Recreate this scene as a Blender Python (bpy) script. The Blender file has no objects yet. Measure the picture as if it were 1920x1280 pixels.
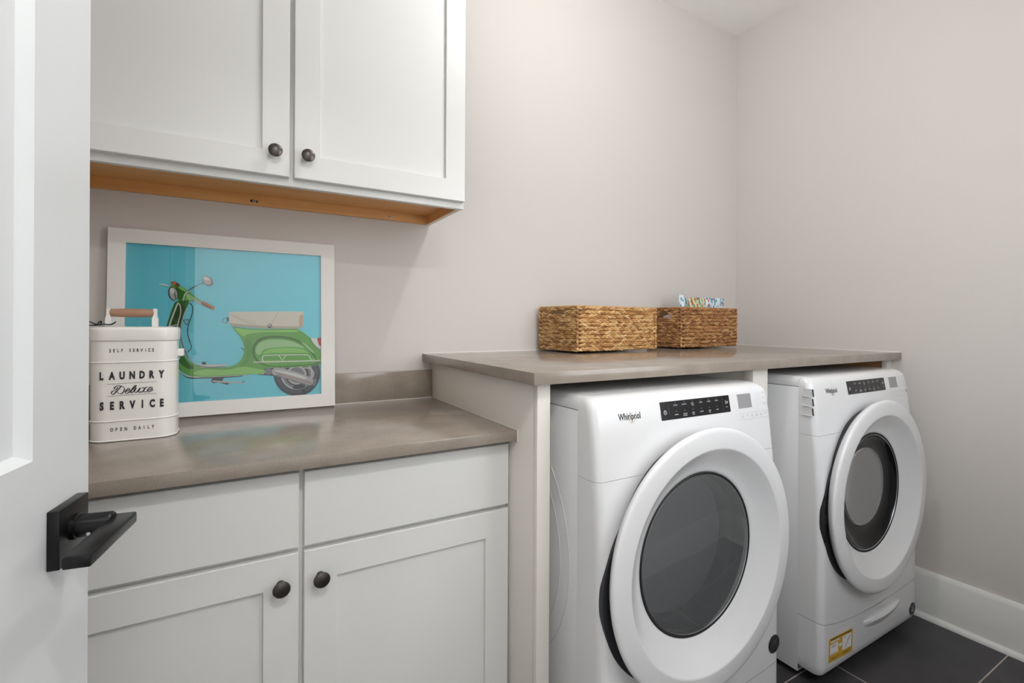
import bpy, bmesh, math, random
from mathutils import Vector, Matrix
from mathutils.geometry import tessellate_polygon
random.seed(7)
sc = bpy.context.scene
COL = sc.collection
PI = math.pi

# ------------------------------------------------------------------ materials
def srgb(h):
    h = h.lstrip('#'); o = []
    for i in (0, 2, 4):
        c = int(h[i:i+2], 16)/255
        o.append(c/12.92 if c <= .04045 else ((c+.055)/1.055)**2.4)
    return o+[1.0]
def mat(name, col, rough=.5, metal=0, spec=.5, coat=0, noise=0, nscale=40, bump=0, bscale=200, alpha=1):
    m = bpy.data.materials.new(name); m.use_nodes = True
    nt = m.node_tree; b = nt.nodes['Principled BSDF']
    c = srgb(col) if isinstance(col, str) else list(col)+[1.0]
    b.inputs['Base Color'].default_value = c
    b.inputs['Roughness'].default_value = rough; b.inputs['Metallic'].default_value = metal
    b.inputs['Specular IOR Level'].default_value = spec
    b.inputs['Coat Weight'].default_value = coat; b.inputs['Coat Roughness'].default_value = .05
    tc = nt.nodes.new('ShaderNodeTexCoord')
    if noise:
        n = nt.nodes.new('ShaderNodeTexNoise'); n.inputs['Scale'].default_value = nscale; n.inputs['Detail'].default_value = 5
        nt.links.new(tc.outputs['Object'], n.inputs['Vector'])
        mx = nt.nodes.new('ShaderNodeMix'); mx.data_type = 'RGBA'
        mx.inputs['A'].default_value = [x*(1-noise) for x in c[:3]]+[1]; mx.inputs['B'].default_value = [min(1, x*(1+noise)) for x in c[:3]]+[1]
        nt.links.new(n.outputs['Fac'], mx.inputs['Factor']); nt.links.new(mx.outputs['Result'], b.inputs['Base Color'])
    if bump:
        n2 = nt.nodes.new('ShaderNodeTexNoise'); n2.inputs['Scale'].default_value = bscale; n2.inputs['Detail'].default_value = 3
        nt.links.new(tc.outputs['Object'], n2.inputs['Vector'])
        bp = nt.nodes.new('ShaderNodeBump'); bp.inputs['Strength'].default_value = bump; bp.inputs['Distance'].default_value = .001
        nt.links.new(n2.outputs['Fac'], bp.inputs['Height']); nt.links.new(bp.outputs['Normal'], b.inputs['Normal'])
    return m
M = {}
M['wall'] = mat('wall_paint', (.625, .594, .565), .62, spec=.3, bump=.12, bscale=260)
M['ceiling'] = mat('ceiling_paint', (.88, .875, .86), .8, spec=.2)
M['trim'] = mat('trim_paint', (.74, .74, .72), .35)
M['door'] = mat('door_paint', (.71, .735, .75), .33)  # slightly blue: cool light on the door is mixed into its paint colour
M['cab'] = mat('cabinet_paint', (.735, .735, .722), .34, bump=.03, bscale=120)
M['panel'] = mat('support_panel_paint', (.76, .72, .665), .45, bump=.05, bscale=150)
M['black'] = mat('black_metal', (.0035, .0035, .0045), .30, spec=.35)
M['chrome'] = mat('screw_steel', (.7, .7, .7), .25, 1)
M['knob'] = mat('aged_bronze', (.10, .088, .082), .30, .9)
M['appl'] = mat('white_enamel', (.70, .705, .715), .16, spec=.5)
M['appl2'] = mat('white_plastic', (.71, .71, .72), .22, spec=.5)
M['seam'] = mat('grey_seam', (.10, .10, .105), .6)
M['gap'] = mat('dark_gap', (.006, .006, .007), .6)
M['gasket'] = mat('grey_rubber', (.02, .021, .022), .45)
M['bowl'] = mat('black_gloss_plastic', (.007, .007, .008), .14, spec=.35)
M['recess'] = mat('dark_plastic', (.02, .02, .024), .35)
M['drum'] = mat('drum_steel', (.82, .83, .84), .5, 0)
M['glossblack'] = mat('panel_black', (.010, .010, .012), .22)
M['screen'] = mat('grey_screen', (.30, .29, .30), .2)
M['ink'] = mat('charcoal_ink', (.025, .025, .028), .5)
M['inklight'] = mat('light_print', (.55, .55, .56), .5)
M['inkgrey'] = mat('grey_print', (.20, .20, .21), .5)
M['silver'] = mat('silver_badge', (.45, .45, .46), .28, .9)
M['gold'] = mat('swoosh_metal', (.55, .47, .36), .3, .8)
M['yellow'] = mat('yellow_sticker', (.62, .36, .03), .45)
M['paper'] = mat('white_paper', (.78, .78, .80), .6)
M['pink'] = mat('pink_paper', (.80, .66, .64), .6)
M['tin'] = mat('ivory_enamel', (.85, .835, .80), .24, coat=.3)
M['frame'] = mat('white_frame', (.80, .785, .76), .4)
M['grip'] = mat('wood_grip', (.36, .20, .13), .5, noise=.12, nscale=30)
M['cord'] = mat('black_cord', (.006, .006, .007), .7)
M['caulk'] = mat('white_caulk', (.82, .79, .75), .5)
M['raw'] = mat('back_wood', (.35, .19, .08), .5)

def nodes_mat(name):
    m = bpy.data.materials.new(name); m.use_nodes = True
    nt = m.node_tree; return m, nt, nt.nodes['Principled BSDF']
def N(nt, t, **kw):
    n = nt.nodes.new('ShaderNode'+t)
    for k, v in kw.items(): setattr(n, k, v)
    return n
def ramp(nt, stops, interp='LINEAR'):
    r = N(nt, 'ValToRGB'); r.color_ramp.interpolation = interp
    els = r.color_ramp.elements
    while len(els) < len(stops): els.new(.5)
    for e, (p, c) in zip(els, stops): e.position = p; e.color = list(c)+[1]
    return r
# engineered stone
m, nt, b = nodes_mat('taupe_quartz'); tc = N(nt, 'TexCoord')
n1 = N(nt, 'TexNoise'); n1.inputs['Scale'].default_value = 420; n1.inputs['Detail'].default_value = 4
n2 = N(nt, 'TexNoise'); n2.inputs['Scale'].default_value = 14; n2.inputs['Detail'].default_value = 5
for n in (n1, n2): nt.links.new(tc.outputs['Object'], n.inputs['Vector'])
mx = N(nt, 'Math', operation='MULTIPLY_ADD'); mx.inputs[1].default_value = .5
nt.links.new(n1.outputs['Fac'], mx.inputs[0])
m3 = N(nt, 'Math', operation='MULTIPLY'); m3.inputs[1].default_value = .5; nt.links.new(n2.outputs['Fac'], m3.inputs[0]); nt.links.new(m3.outputs[0], mx.inputs[2])
r = ramp(nt, [(.30, (.235, .197, .162)), (.5, (.29, .246, .206)), (.70, (.34, .29, .245))]); nt.links.new(mx.outputs[0], r.inputs[0])
nt.links.new(r.outputs[0], b.inputs['Base Color']); b.inputs['Roughness'].default_value = .15
M['stone'] = m
# maple
def wood(name, c1, c2, axis, rough=.42):
    m, nt, b = nodes_mat(name); tc = N(nt, 'TexCoord'); mp = N(nt, 'Mapping')
    s = [26, 26, 26]; s[axis] = 1.6; mp.inputs['Scale'].default_value = s
    nt.links.new(tc.outputs['Object'], mp.inputs['Vector'])
    n = N(nt, 'TexNoise'); n.inputs['Scale'].default_value = 1.5; n.inputs['Detail'].default_value = 7; n.inputs['Distortion'].default_value = .6
    nt.links.new(mp.outputs[0], n.inputs['Vector'])
    r = ramp(nt, [(.3, c1), (.7, c2)]); nt.links.new(n.outputs['Fac'], r.inputs[0]); nt.links.new(r.outputs[0], b.inputs['Base Color'])
    b.inputs['Roughness'].default_value = rough
    return m
M['maple'] = wood('maple', (.62, .31, .105), (.74, .42, .165), 0)
M['maple_y'] = wood('maple_side', (.62, .31, .105), (.74, .42, .165), 1)
M['ply'] = wood('plywood_edge', (.72, .56, .40), (.82, .68, .52), 1)
# floor tile, brick bond 0.61 x 0.32
m, nt, b = nodes_mat('charcoal_tile'); ge = N(nt, 'NewGeometry'); mp = N(nt, 'Mapping')
mp.inputs['Location'].default_value = (.9405, 1.129, 0)
nt.links.new(ge.outputs['Position'], mp.inputs['Vector'])
br = N(nt, 'TexBrick'); br.offset = .5; br.offset_frequency = 2; br.squash = 1
br.inputs['Scale'].default_value = 1; br.inputs['Brick Width'].default_value = .61; br.inputs['Row Height'].default_value = .32
br.inputs['Mortar Size'].default_value = .0021; br.inputs['Mortar Smooth'].default_value = 0.1; br.inputs['Bias'].default_value = 0
br.inputs['Color1'].default_value = (.040, .038, .041, 1); br.inputs['Color2'].default_value = (.046, .044, .047, 1); br.inputs['Mortar'].default_value = (.40, .35, .31, 1)
nt.links.new(mp.outputs[0], br.inputs['Vector'])
n = N(nt, 'TexNoise'); n.inputs['Scale'].default_value = 9; n.inputs['Detail'].default_value = 8; nt.links.new(ge.outputs['Position'], n.inputs['Vector'])
r = ramp(nt, [(.3, (.75, .75, .75)), (.7, (1.3, 1.28, 1.28))]); nt.links.new(n.outputs['Fac'], r.inputs[0])
mx = N(nt, 'Mix', data_type='RGBA', blend_type='MULTIPLY'); mx.inputs['Factor'].default_value = 1
nt.links.new(br.outputs['Color'], mx.inputs['A']); nt.links.new(r.outputs[0], mx.inputs['B']); nt.links.new(mx.outputs['Result'], b.inputs['Base Color'])
b.inputs['Roughness'].default_value = .38
bp = N(nt, 'Bump'); bp.inputs['Strength'].default_value = .35; bp.inputs['Distance'].default_value = .002; bp.invert = True
nt.links.new(br.outputs['Fac'], bp.inputs['Height']); nt.links.new(bp.outputs['Normal'], b.inputs['Normal'])
M['tile'] = m
# woven hyacinth: each strand its own tone
def straw(name, stops):
    m, nt, b = nodes_mat(name); ge = N(nt, 'NewGeometry'); r = ramp(nt, stops)
    nt.links.new(ge.outputs['Random Per Island'], r.inputs[0])
    tc = N(nt, 'TexCoord'); n = N(nt, 'TexNoise'); n.inputs['Scale'].default_value = 160; n.inputs['Detail'].default_value = 4
    nt.links.new(tc.outputs['Object'], n.inputs['Vector'])
    r2 = ramp(nt, [(.3, (.62, .58, .52)), (.7, (1.15, 1.15, 1.15))]); nt.links.new(n.outputs['Fac'], r2.inputs[0])
    mx = N(nt, 'Mix', data_type='RGBA', blend_type='MULTIPLY'); mx.inputs['Factor'].default_value = 1
    nt.links.new(r.outputs[0], mx.inputs['A']); nt.links.new(r2.outputs[0], mx.inputs['B'])
    nt.links.new(mx.outputs['Result'], b.inputs['Base Color']); b.inputs['Roughness'].default_value = .5
    return m
M['straw'] = straw('woven_straw_light', [(0, (.30, .135, .045)), (.3, (.47, .235, .08)), (.65, (.62, .37, .145)), (1, (.76, .53, .27))])
M['straw2'] = straw('woven_straw_brown', [(0, (.24, .10, .035)), (.35, (.37, .165, .06)), (.75, (.50, .255, .095)), (1, (.64, .40, .18))])
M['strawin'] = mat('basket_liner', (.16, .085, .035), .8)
# printed pouches
def floral(name, base, cols):
    m, nt, b = nodes_mat(name); tc = N(nt, 'TexCoord'); mp = N(nt, 'Mapping'); mp.inputs['Scale'].default_value = (1, 1, .55); mp.inputs['Rotation'].default_value = (0, .35, 0)
    nt.links.new(tc.outputs['Object'], mp.inputs['Vector'])
    v = N(nt, 'TexVoronoi'); v.inputs['Scale'].default_value = 105; v.inputs['Randomness'].default_value = .9
    nt.links.new(mp.outputs[0], v.inputs['Vector'])
    sx = N(nt, 'SeparateColor'); nt.links.new(v.outputs['Color'], sx.inputs[0])
    r = ramp(nt, [(i/len(cols), c) for i, c in enumerate(cols)], 'CONSTANT'); nt.links.new(sx.outputs[0], r.inputs[0])
    lt = N(nt, 'Math', operation='LESS_THAN'); lt.inputs[1].default_value = .60; nt.links.new(v.outputs['Distance'], lt.inputs[0])
    mx = N(nt, 'Mix', data_type='RGBA'); mx.inputs['A'].default_value = list(base)+[1]
    nt.links.new(lt.outputs[0], mx.inputs['Factor']); nt.links.new(r.outputs[0], mx.inputs['B']); nt.links.new(mx.outputs['Result'], b.inputs['Base Color'])
    b.inputs['Roughness'].default_value = .35
    return m
M['fl_blue'] = floral('blue_floral_print', (.66, .76, .82), [(.05, .14, .30), (.30, .48, .62), (.50, .06, .08), (.62, .70, .74), (.08, .26, .36), (.75, .80, .80)])
M['fl_green'] = floral('green_floral_print', (.66, .70, .46), [(.06, .20, .16), (.58, .08, .03), (.12, .12, .05), (.62, .66, .40), (.10, .30, .22), (.70, .55, .25)])
# glass
def glassmat(name, tint, rough, trans, ior=1.5, body=(.05, .05, .05)):
    m = bpy.data.materials.new(name); m.use_nodes = True; nt = m.node_tree
    nt.nodes.clear(); out = N(nt, 'OutputMaterial')
    tr = N(nt, 'BsdfTransparent'); tr.inputs[0].default_value = list(tint)+[1]
    di = N(nt, 'BsdfDiffuse'); di.inputs[0].default_value = list(body)+[1]
    m1 = N(nt, 'MixShader'); m1.inputs[0].default_value = trans
    nt.links.new(di.outputs[0], m1.inputs[1]); nt.links.new(tr.outputs[0], m1.inputs[2])
    gl = N(nt, 'BsdfGlossy'); gl.inputs['Roughness'].default_value = rough; gl.inputs[0].default_value = (1, 1, 1, 1)
    fr = N(nt, 'Fresnel'); fr.inputs['IOR'].default_value = ior
    m2 = N(nt, 'MixShader'); nt.links.new(fr.outputs[0], m2.inputs[0]); nt.links.new(m1.outputs[0], m2.inputs[1]); nt.links.new(gl.outputs[0], m2.inputs[2])
    nt.links.new(m2.outputs[0], out.inputs['Surface'])
    return m
M['picglass'] = glassmat('picture_glass', (.97, .98, .98), .0, 1.0, 1.5)
M['washglass'] = glassmat('smoked_door_glass', (.82, .83, .85), .01, .50, 1.65, (.160, .168, .172))
M['dryglass'] = glassmat('grey_window', (.6, .6, .6), .03, .30, 1.5, (.33, .325, .32))
ARTCOL = dict(teal='4FA9B6', tyre='3B414C', rubber='4D5462', silver='B9B4B2', steel='7C7B80', dark='23262B', white='DAD9D3',
  green='5FA23C', green_dark='2F6A1E', green_deep='2A4A12', green_light='8CC463', green_mid='4E9433', green_pale='9CC58A',
  cream='D3CBBD', cream_dark='B3A796', tan='C6A287', tan_dark='8A5A3C', brown='B57A58', red='B8302A', pinkish='A59593')
for k, v in ARTCOL.items(): M['art_'+k] = mat('print_'+k, v, .55, spec=.2)
# teal paper: printed ground
M['art_teal'] = mat('print_teal', '70CEDD', .55, spec=.2)

# ------------------------------------------------------------------ mesh helpers
class MB:
    def __init__(s): s.v = []; s.f = []; s.m = []; s.sm = []
    def add(s, vs, fs, mi=0, smooth=False):
        o = len(s.v); s.v += [tuple(p) for p in vs]
        for f in fs: s.f.append(tuple(i+o for i in f)); s.m.append(mi); s.sm.append(smooth)
        return s
    def box(s, x0, x1, y0, y1, z0, z1, b=0, mi=0, T=None):
        if b <= 0:
            vs = [(x, y, z) for x in (x0, x1) for y in (y0, y1) for z in (z0, z1)]
            fs = [(0, 1, 3, 2), (4, 6, 7, 5), (0, 4, 5, 1), (2, 3, 7, 6), (0, 2, 6, 4), (1, 5, 7, 3)]
            if T: vs = [T @ Vector(p) for p in vs]
            return s.add(vs, fs, mi)
        bm = bmesh.new(); bmesh.ops.create_cube(bm, size=1)
        for v in bm.verts: v.co = Vector(((x0+x1)/2+v.co.x*(x1-x0), (y0+y1)/2+v.co.y*(y1-y0), (z0+z1)/2+v.co.z*(z1-z0)))
        bmesh.ops.bevel(bm, geom=list(bm.edges), offset=b, segments=2, profile=.5, affect='EDGES', clamp_overlap=True)
        return s.bm(bm, mi, True, T)
    def bm(s, bm, mi=0, smooth=False, T=None):
        bm.verts.index_update(); vs = [(T @ v.co if T else v.co.copy()) for v in bm.verts]
        s.add(vs, [tuple(v.index for v in f.verts) for f in bm.faces], mi, smooth); bm.free(); return s
    def tube(s, pts, r, n=10, mi=0, cap=True, closed=False, T=None):
        pts = [Vector(p) for p in pts]; k = len(pts)
        rs = r if isinstance(r, (list, tuple)) else [r]*k
        vs = []; up = None
        for i, p in enumerate(pts):
            if closed: d = pts[(i+1) % k]-pts[i-1]
            else: d = pts[min(i+1, k-1)]-pts[max(i-1, 0)]
            d.normalize()
            if up is None:
                up = Vector((0, 0, 1)) if abs(d.z) < .9 else Vector((1, 0, 0))
            a = (up-d*up.dot(d)).normalized(); up = a; c = d.cross(a)
            for j in range(n):
                t = 2*PI*j/n; vs.append(p+(a*math.cos(t)+c*math.sin(t))*rs[i])
        fs = []
        for i in range(k if closed else k-1):
            for j in range(n):
                q = (i+1) % k; fs.append((i*n+j, i*n+(j+1) % n, q*n+(j+1) % n, q*n+j))
        if cap and not closed: fs += [tuple(range(n-1, -1, -1)), tuple((k-1)*n+j for j in range(n))]
        if T: vs = [T @ p for p in vs]
        return s.add(vs, fs, mi, True)
    def lathe(s, prof, n=48, mi=0, T=None, sx=1, sy=1, capa=True, capb=True):
        # profile (r, h) about local Z
        vs = []; fs = []; k = len(prof)
        for r, h in prof:
            for j in range(n): t = 2*PI*j/n; vs.append(Vector((r*math.cos(t)*sx, r*math.sin(t)*sy, h)))
        for i in range(k-1):
            for j in range(n): fs.append((i*n+j, i*n+(j+1) % n, (i+1)*n+(j+1) % n, (i+1)*n+j))
        if capa: fs.append(tuple(range(n-1, -1, -1)))
        if capb: fs.append(tuple((k-1)*n+j for j in range(n)))
        if T: vs = [T @ p for p in vs]
        return s.add(vs, fs, mi, True)
    def prism(s, out, T, a, b, mi=0, smooth=False):
        # closed 2D outline (x,y) extruded local z a..b
        n = len(out); vs = [T @ Vector((x, y, a)) for x, y in out]+[T @ Vector((x, y, b)) for x, y in out]
        fs = [(i, (i+1) % n, n+(i+1) % n, n+i) for i in range(n)]
        s.add(vs, fs, mi, smooth)
        tri = tessellate_polygon([[Vector((x, y, 0)) for x, y in out]])
        s.add(vs[:n], [t[::-1] for t in tri], mi); s.add(vs[n:], tri, mi); return s
    def flat(s, out, T, z=0, mi=0):
        tri = tessellate_polygon([[Vector((x, y, 0)) for x, y in out]])
        return s.add([T @ Vector((x, y, z)) for x, y in out], tri, mi)
    def build(s, name, mats, parent=None, off=(0, 0, 0), label=None, sharp=35):
        me = bpy.data.meshes.new(name); o = Vector(off)
        me.from_pydata([Vector(p)-o for p in s.v], [], s.f)
        if not isinstance(mats, (list, tuple)): mats = [mats]
        for k in mats: me.materials.append(M[k])
        me.polygons.foreach_set('material_index', s.m); me.polygons.foreach_set('use_smooth', s.sm)
        bm = bmesh.new(); bm.from_mesh(me); bmesh.ops.recalc_face_normals(bm, faces=bm.faces)
        if name == 'window_glass' and sum(f.normal.y*f.calc_area() for f in bm.faces) > 0: bmesh.ops.reverse_faces(bm, faces=bm.faces)
        bm.to_mesh(me); bm.free()
        me.set_sharp_from_angle(angle=math.radians(sharp)); me.update()
        ob = bpy.data.objects.new(name, me); COL.objects.link(ob)
        if parent: ob.parent = parent
        elif off != (0, 0, 0): ob.location = o
        if label: ob['label'] = label
        return ob
def thing(name, label, cat, loc=(0, 0, 0), rot=(0, 0, 0), group=None):
    o = bpy.data.objects.new(name, None); COL.objects.link(o); o.empty_display_size = .05
    o.location = loc; o.rotation_euler = rot; o['label'] = label; o['category'] = cat
    if group: o['group'] = group
    return o
def tag(o, label, cat, group=None, kind=None):
    o['label'] = label; o['category'] = cat
    if group: o['group'] = group
    if kind: o['kind'] = kind
    return o
def struct(name, mb, m, label, cat):
    return tag(mb.build(name, m), label, cat, kind='structure')
I4 = Matrix.Identity(4)
def frame(o, x, y):   # local x,y axes -> matrix
    x = Vector(x).normalized(); y = Vector(y).normalized(); z = x.cross(y)
    return Matrix(((x.x, y.x, z.x, o[0]), (x.y, y.y, z.y, o[1]), (x.z, y.z, z.z, o[2]), (0, 0, 0, 1)))
FRONT = lambda o: frame(o, (1, 0, 0), (0, 0, 1))     # plane facing the viewer (-Y): x right, y up, z = -Y
def spline(pts, closed=True, k=5):
    n = len(pts); o = []
    R = range(n if closed else n-1)
    for i in R:
        g = (lambda j: pts[j % n]) if closed else (lambda j: pts[max(0, min(n-1, j))])
        p0, p1, p2, p3 = g(i-1), g(i), g(i+1), g(i+2)
        for s in range(k):
            t = s/k
            o.append(tuple(.5*((2*b)+(c-a)*t+(2*a-5*b+4*c-d)*t*t+(-a+3*b-3*c+d)*t**3) for a, b, c, d in zip(p0, p1, p2, p3)))
    if not closed: o.append(tuple(pts[-1]))
    return o
def ribbon(pts, w):
    n = len(pts); L = []; R = []
    for i in range(n):
        a = Vector(pts[max(0, i-1)]); b = Vector(pts[min(n-1, i+1)]); d = (b-a)
        d = d.normalized() if d.length > 1e-9 else Vector((1, 0)); q = Vector((-d.y, d.x)); h = (w[i] if isinstance(w, list) else w)/2
        p = Vector(pts[i]); L.append(tuple(p+q*h)); R.append(tuple(p-q*h))
    return L, R
def add_ribbon(mb, pts, w, T, z, mi=0, cap=True):
    L, R = ribbon(pts, w); n = len(L)
    vs = [T @ Vector((x, y, z)) for x, y in L+R]
    mb.add(vs, [(i, i+1, n+i+1, n+i) for i in range(n-1)], mi)
    if cap:
        for p, h in ((pts[0], w[0] if isinstance(w, list) else w), (pts[-1], w[-1] if isinstance(w, list) else w)):
            mb.add([T @ Vector((p[0]+h/2*math.cos(2*PI*k/10), p[1]+h/2*math.sin(2*PI*k/10), z)) for k in range(10)], [tuple(range(10))], mi)
_txt = {}
def text(mb, s, h, T, z=0, mi=0, bold=0, sx=1, space=1, align='C', depth=0):
    cu = bpy.data.curves.new('t', 'FONT'); cu.body = s; cu.size = 1; cu.offset = bold; cu.space_character = space; cu.resolution_u = 3; cu.extrude = 0
    ob = bpy.data.objects.new('t', cu); COL.objects.link(ob)
    dg = bpy.context.evaluated_depsgraph_get(); dg.update()
    me = bpy.data.meshes.new_from_object(ob.evaluated_get(dg))
    vs = [v.co.copy() for v in me.vertices]; fs = [tuple(p.vertices) for p in me.polygons]
    bpy.data.objects.remove(ob); bpy.data.curves.remove(cu); bpy.data.meshes.remove(me)
    if not vs: return
    k = h/.73   # capital height of the built-in face
    xs = [v.x for v in vs]; x0, x1 = min(xs), max(xs)
    c = {'C': (x0+x1)/2, 'L': x0, 'R': x1}[align]
    mb.add([T @ Vector(((v.x-c)*k*sx, v.y*k, z)) for v in vs], fs, mi)
    return (x1-x0)*k*sx
def rrect(w, h, r, n=5, cx=0, cy=0):
    o = []
    for (sx, sy, a0) in ((1, 1, 0), (-1, 1, 90), (-1, -1, 180), (1, -1, 270)):
        for k in range(n+1):
            a = math.radians(a0+90*k/n); o.append((cx+sx*(w/2-r)+r*math.cos(a), cy+sy*(h/2-r)+r*math.sin(a)))
    return o
# ------------------------------------------------------------------ room shell
HC = 2.836; XL = -2.875; YF = -1.79
HX0, HX1, HY, HHC = -3.5, -1.0, -3.7, 2.72
OX0, OX1, OZ = -2.80, -1.90, 2.445     # doorway
WX0, WX1, WZ0, WZ1 = -1.50, -.62, 1.00, 2.15      # added window behind the viewer, put in to light the room
struct('wall_back', MB().box(XL-.12, .12, 0, .12, 0, HC), 'wall', 'greige painted wall behind the counters and baskets', 'wall')
struct('wall_right', MB().box(0, .12, YF-.12, 0, 0, HC), 'wall', 'greige painted side wall beside the dryer', 'wall')
struct('wall_left', MB().box(XL-.12, XL, YF, 0, 0, HC), 'wall', 'greige painted side wall hidden behind the open door', 'wall')
struct('wall_front', MB().box(XL-.12, OX0, YF-.12, YF, 0, HC).box(OX1, WX0, YF-.12, YF, 0, HC).box(WX1, .0, YF-.12, YF, 0, HC).box(WX0, WX1, YF-.12, YF, 0, WZ0).box(WX0, WX1, YF-.12, YF, WZ1, HC).box(OX0, OX1, YF-.12, YF, OZ, HC), 'wall', 'greige wall with the doorway the room is seen from', 'wall')
struct('floor', MB().box(HX0, .12, HY, .12, -.08, 0), 'tile', 'dark charcoal tiled floor with pale grout lines', 'floor')
struct('ceiling', MB().box(XL-.12, .12, YF-.12, .12, HC, HC+.08), 'ceiling', 'flat white ceiling above the laundry room', 'ceiling')
struct('wall_hall_left', MB().box(HX0-.1, HX0, HY, YF-.12, 0, HHC), 'ceiling', 'hall side wall outside the doorway', 'wall')
struct('wall_hall_right', MB().box(HX1, HX1+.1, HY, YF-.12, 0, HHC), 'ceiling', 'hall side wall opposite, outside the doorway', 'wall')
struct('wall_hall_end', MB().box(HX0-.1, HX1+.1, HY-.1, HY, 0, HHC), 'ceiling', 'far end wall of the hall outside', 'wall')
struct('ceiling_hall', MB().box(HX0-.1, HX1+.1, HY-.1, YF-.12, HHC, HHC+.08), 'ceiling', 'white ceiling of the hall outside', 'ceiling')
# casing round the doorway
mb = MB()
for y0, y1 in ((YF, YF+.016), (YF-.136, YF-.12)):
    mb.box(OX1-.002, OX1+.085, y0, y1, 0, OZ+.085, .003)
    mb.box(OX0-.072, OX0+.002, y0, y1, 0, OZ+.085, .003)
    mb.box(OX0-.072, OX1+.085, y0, y1, OZ-.002, OZ+.085, .003)
struct('trim_1', mb, 'trim', 'white casing around the doorway', 'trim')
mb = MB()
for x0, x1, z0, z1 in ((WX0-.08, WX0+.012, WZ0-.08, WZ1+.08), (WX1-.012, WX1+.08, WZ0-.08, WZ1+.08), (WX0-.08, WX1+.08, WZ1-.012, WZ1+.08), (WX0-.10, WX1+.10, WZ0-.06, WZ0+.012)):
    mb.box(x0, x1, YF, YF+.018, z0, z1, .002)
for x0, x1, z0, z1 in ((WX0, WX0+.04, WZ0, WZ1), (WX1-.04, WX1, WZ0, WZ1), (WX0, WX1, WZ0, WZ0+.04), (WX0, WX1, WZ1-.04, WZ1), (WX0, WX1, (WZ0+WZ1)/2-.02, (WZ0+WZ1)/2+.02)):
    mb.box(x0, x1, YF-.07, YF-.035, z0, z1, .002)
struct('added_window_1', mb, 'trim', 'added white-framed window beside the doorway, put in for fill light', 'window')
# baseboards
def base_out(): return [(0, 0), (.018, 0), (.018, .172), (.014, .181), (.010, .188), (0, .190)]
bb = MB(); T = frame((0, 0, 0), (-1, 0, 0), (0, 0, 1))      # x=-X, y=Z, z = (-X)x(Z) = +Y
bb.prism(base_out(), T, YF+.0, -.757)
bbr = tag(bb.build('baseboard_right', 'trim'), 'tall white baseboard along the side wall beside the dryer', 'baseboard', kind='structure')
sh = MB(); sh.prism([(.018, 0)]+[(.018+.017*math.cos(a), .019*math.sin(a)) for a in [PI/2*k/6 for k in range(7)]], T, YF, -.757, smooth=True)
sh.build('shoe_molding', 'trim', bbr)
fb = MB(); T2 = frame((0, YF, 0), (0, 1, 0), (0, 0, 1))
fb.prism(base_out(), T2, OX1+.086, -.02)
struct('baseboard_front', fb, 'trim', 'white baseboard on the wall beside the doorway', 'baseboard')

# ------------------------------------------------------------------ open door with lever
DX = .864
door = thing('door_1', 'white panelled door standing open with a black lever handle', 'door', (-2.7855, -1.766, .008), (0, 0, math.radians(80)))
door['kind'] = 'structure'
def leaf():
    mb = MB(); H = 2.428; t = .035; S = .123
    zs = [(.24, .79), (1.035, H-.13)]
    b = .0
    xs = (0, S, DX-S, DX)
    mb.box(0, S, 0, t, 0, H); mb.box(DX-S, DX, 0, t, 0, H)
    z = [0, zs[0][0], zs[0][1], zs[1][0], zs[1][1], H]
    for a, c in ((z[0], z[1]), (z[2], z[3]), (z[4], z[5])): mb.box(S, DX-S, 0, t, a, c)
    for a, c in zs:
        mb.box(S, DX-S, .013, t-.013, a, c)
        for y, yi in ((.0, .013), (t, t-.013)):       # sloped sticking around the panel
            w = .008
            o = [(S, y, a), (DX-S, y, a), (DX-S, y, c), (S, y, c)]; i = [(S+w, yi, a+w), (DX-S-w, yi, a+w), (DX-S-w, yi, c-w), (S+w, yi, c-w)]
            mb.add(o+i, [(k, (k+1) % 4, 4+(k+1) % 4, 4+k) for k in range(4)])
    return mb
lf = leaf().build('door_leaf', 'door', door)
hp = thing  # noqa
rose = MB().box(.767, .835, -.012, .0, .9016, .9696, .0012)
rose = rose.build('handle_rose', 'black', door, label='black square handle rose')
lv = MB()
cx, cz = .801, .939
Ty = frame((cx, 0, cz), (1, 0, 0), (0, 0, 1))   # local z = -Y
lv.lathe([(.0155, .011), (.0155, .016), (.0135, .017), (.0135, .048), (.012, .050)], 28, T=Ty)
lv.box(cx-.110, cx+.012, -.071, -.046, cz-.007, cz+.007, .0026)
lv.build('lever', 'black', door, label='black flat lever')
MB().tube([(cx-.0135, -.031, cz-.006), (cx-.0145, -.031, cz-.0062)], .0024, 10).build('set_screw', 'chrome', door)

# ------------------------------------------------------------------ cabinetry
def ring_front(mb, x0, x1, z0, z1, yf, th, w, d, c=.0015):
    """a frame-and-panel front facing -Y"""
    def R(i, y): return [(x0+i, y, z0+i), (x1-i, y, z0+i), (x1-i, y, z1-i), (x0+i, y, z1-i)]
    rings = [R(0, yf+th), R(0, yf+c), R(c, yf)]
    if w: rings += [R(w-.0008, yf), R(w, yf+.0008), R(w, yf+d)]
    vs = [p for r in rings for p in r]; fs = []
    for k in range(len(rings)-1):
        for j in range(4): fs.append((k*4+j, k*4+(j+1) % 4, (k+1)*4+(j+1) % 4, (k+1)*4+j))
    e = (len(rings)-1)*4; fs.append((e, e+1, e+2, e+3)); fs.append((3, 2, 1, 0))
    mb.add(vs, fs); return mb
def knob(parent, x, y, z, name='knob'):
    T = frame((x, y, z), (1, 0, 0), (0, 0, 1))
    mb = MB().lathe([(.0085, 0), (.007, .003), (.0058, .008), (.007, .013), (.0125, .0185), (.0165, .0225), (.0172, .0245), (.0162, .0262), (.011, .0285), (.005, .0296), (.0005, .0298)], 36, T=T)
    return mb.build(name, 'knob', parent, label='dark bronze round knob')
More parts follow.
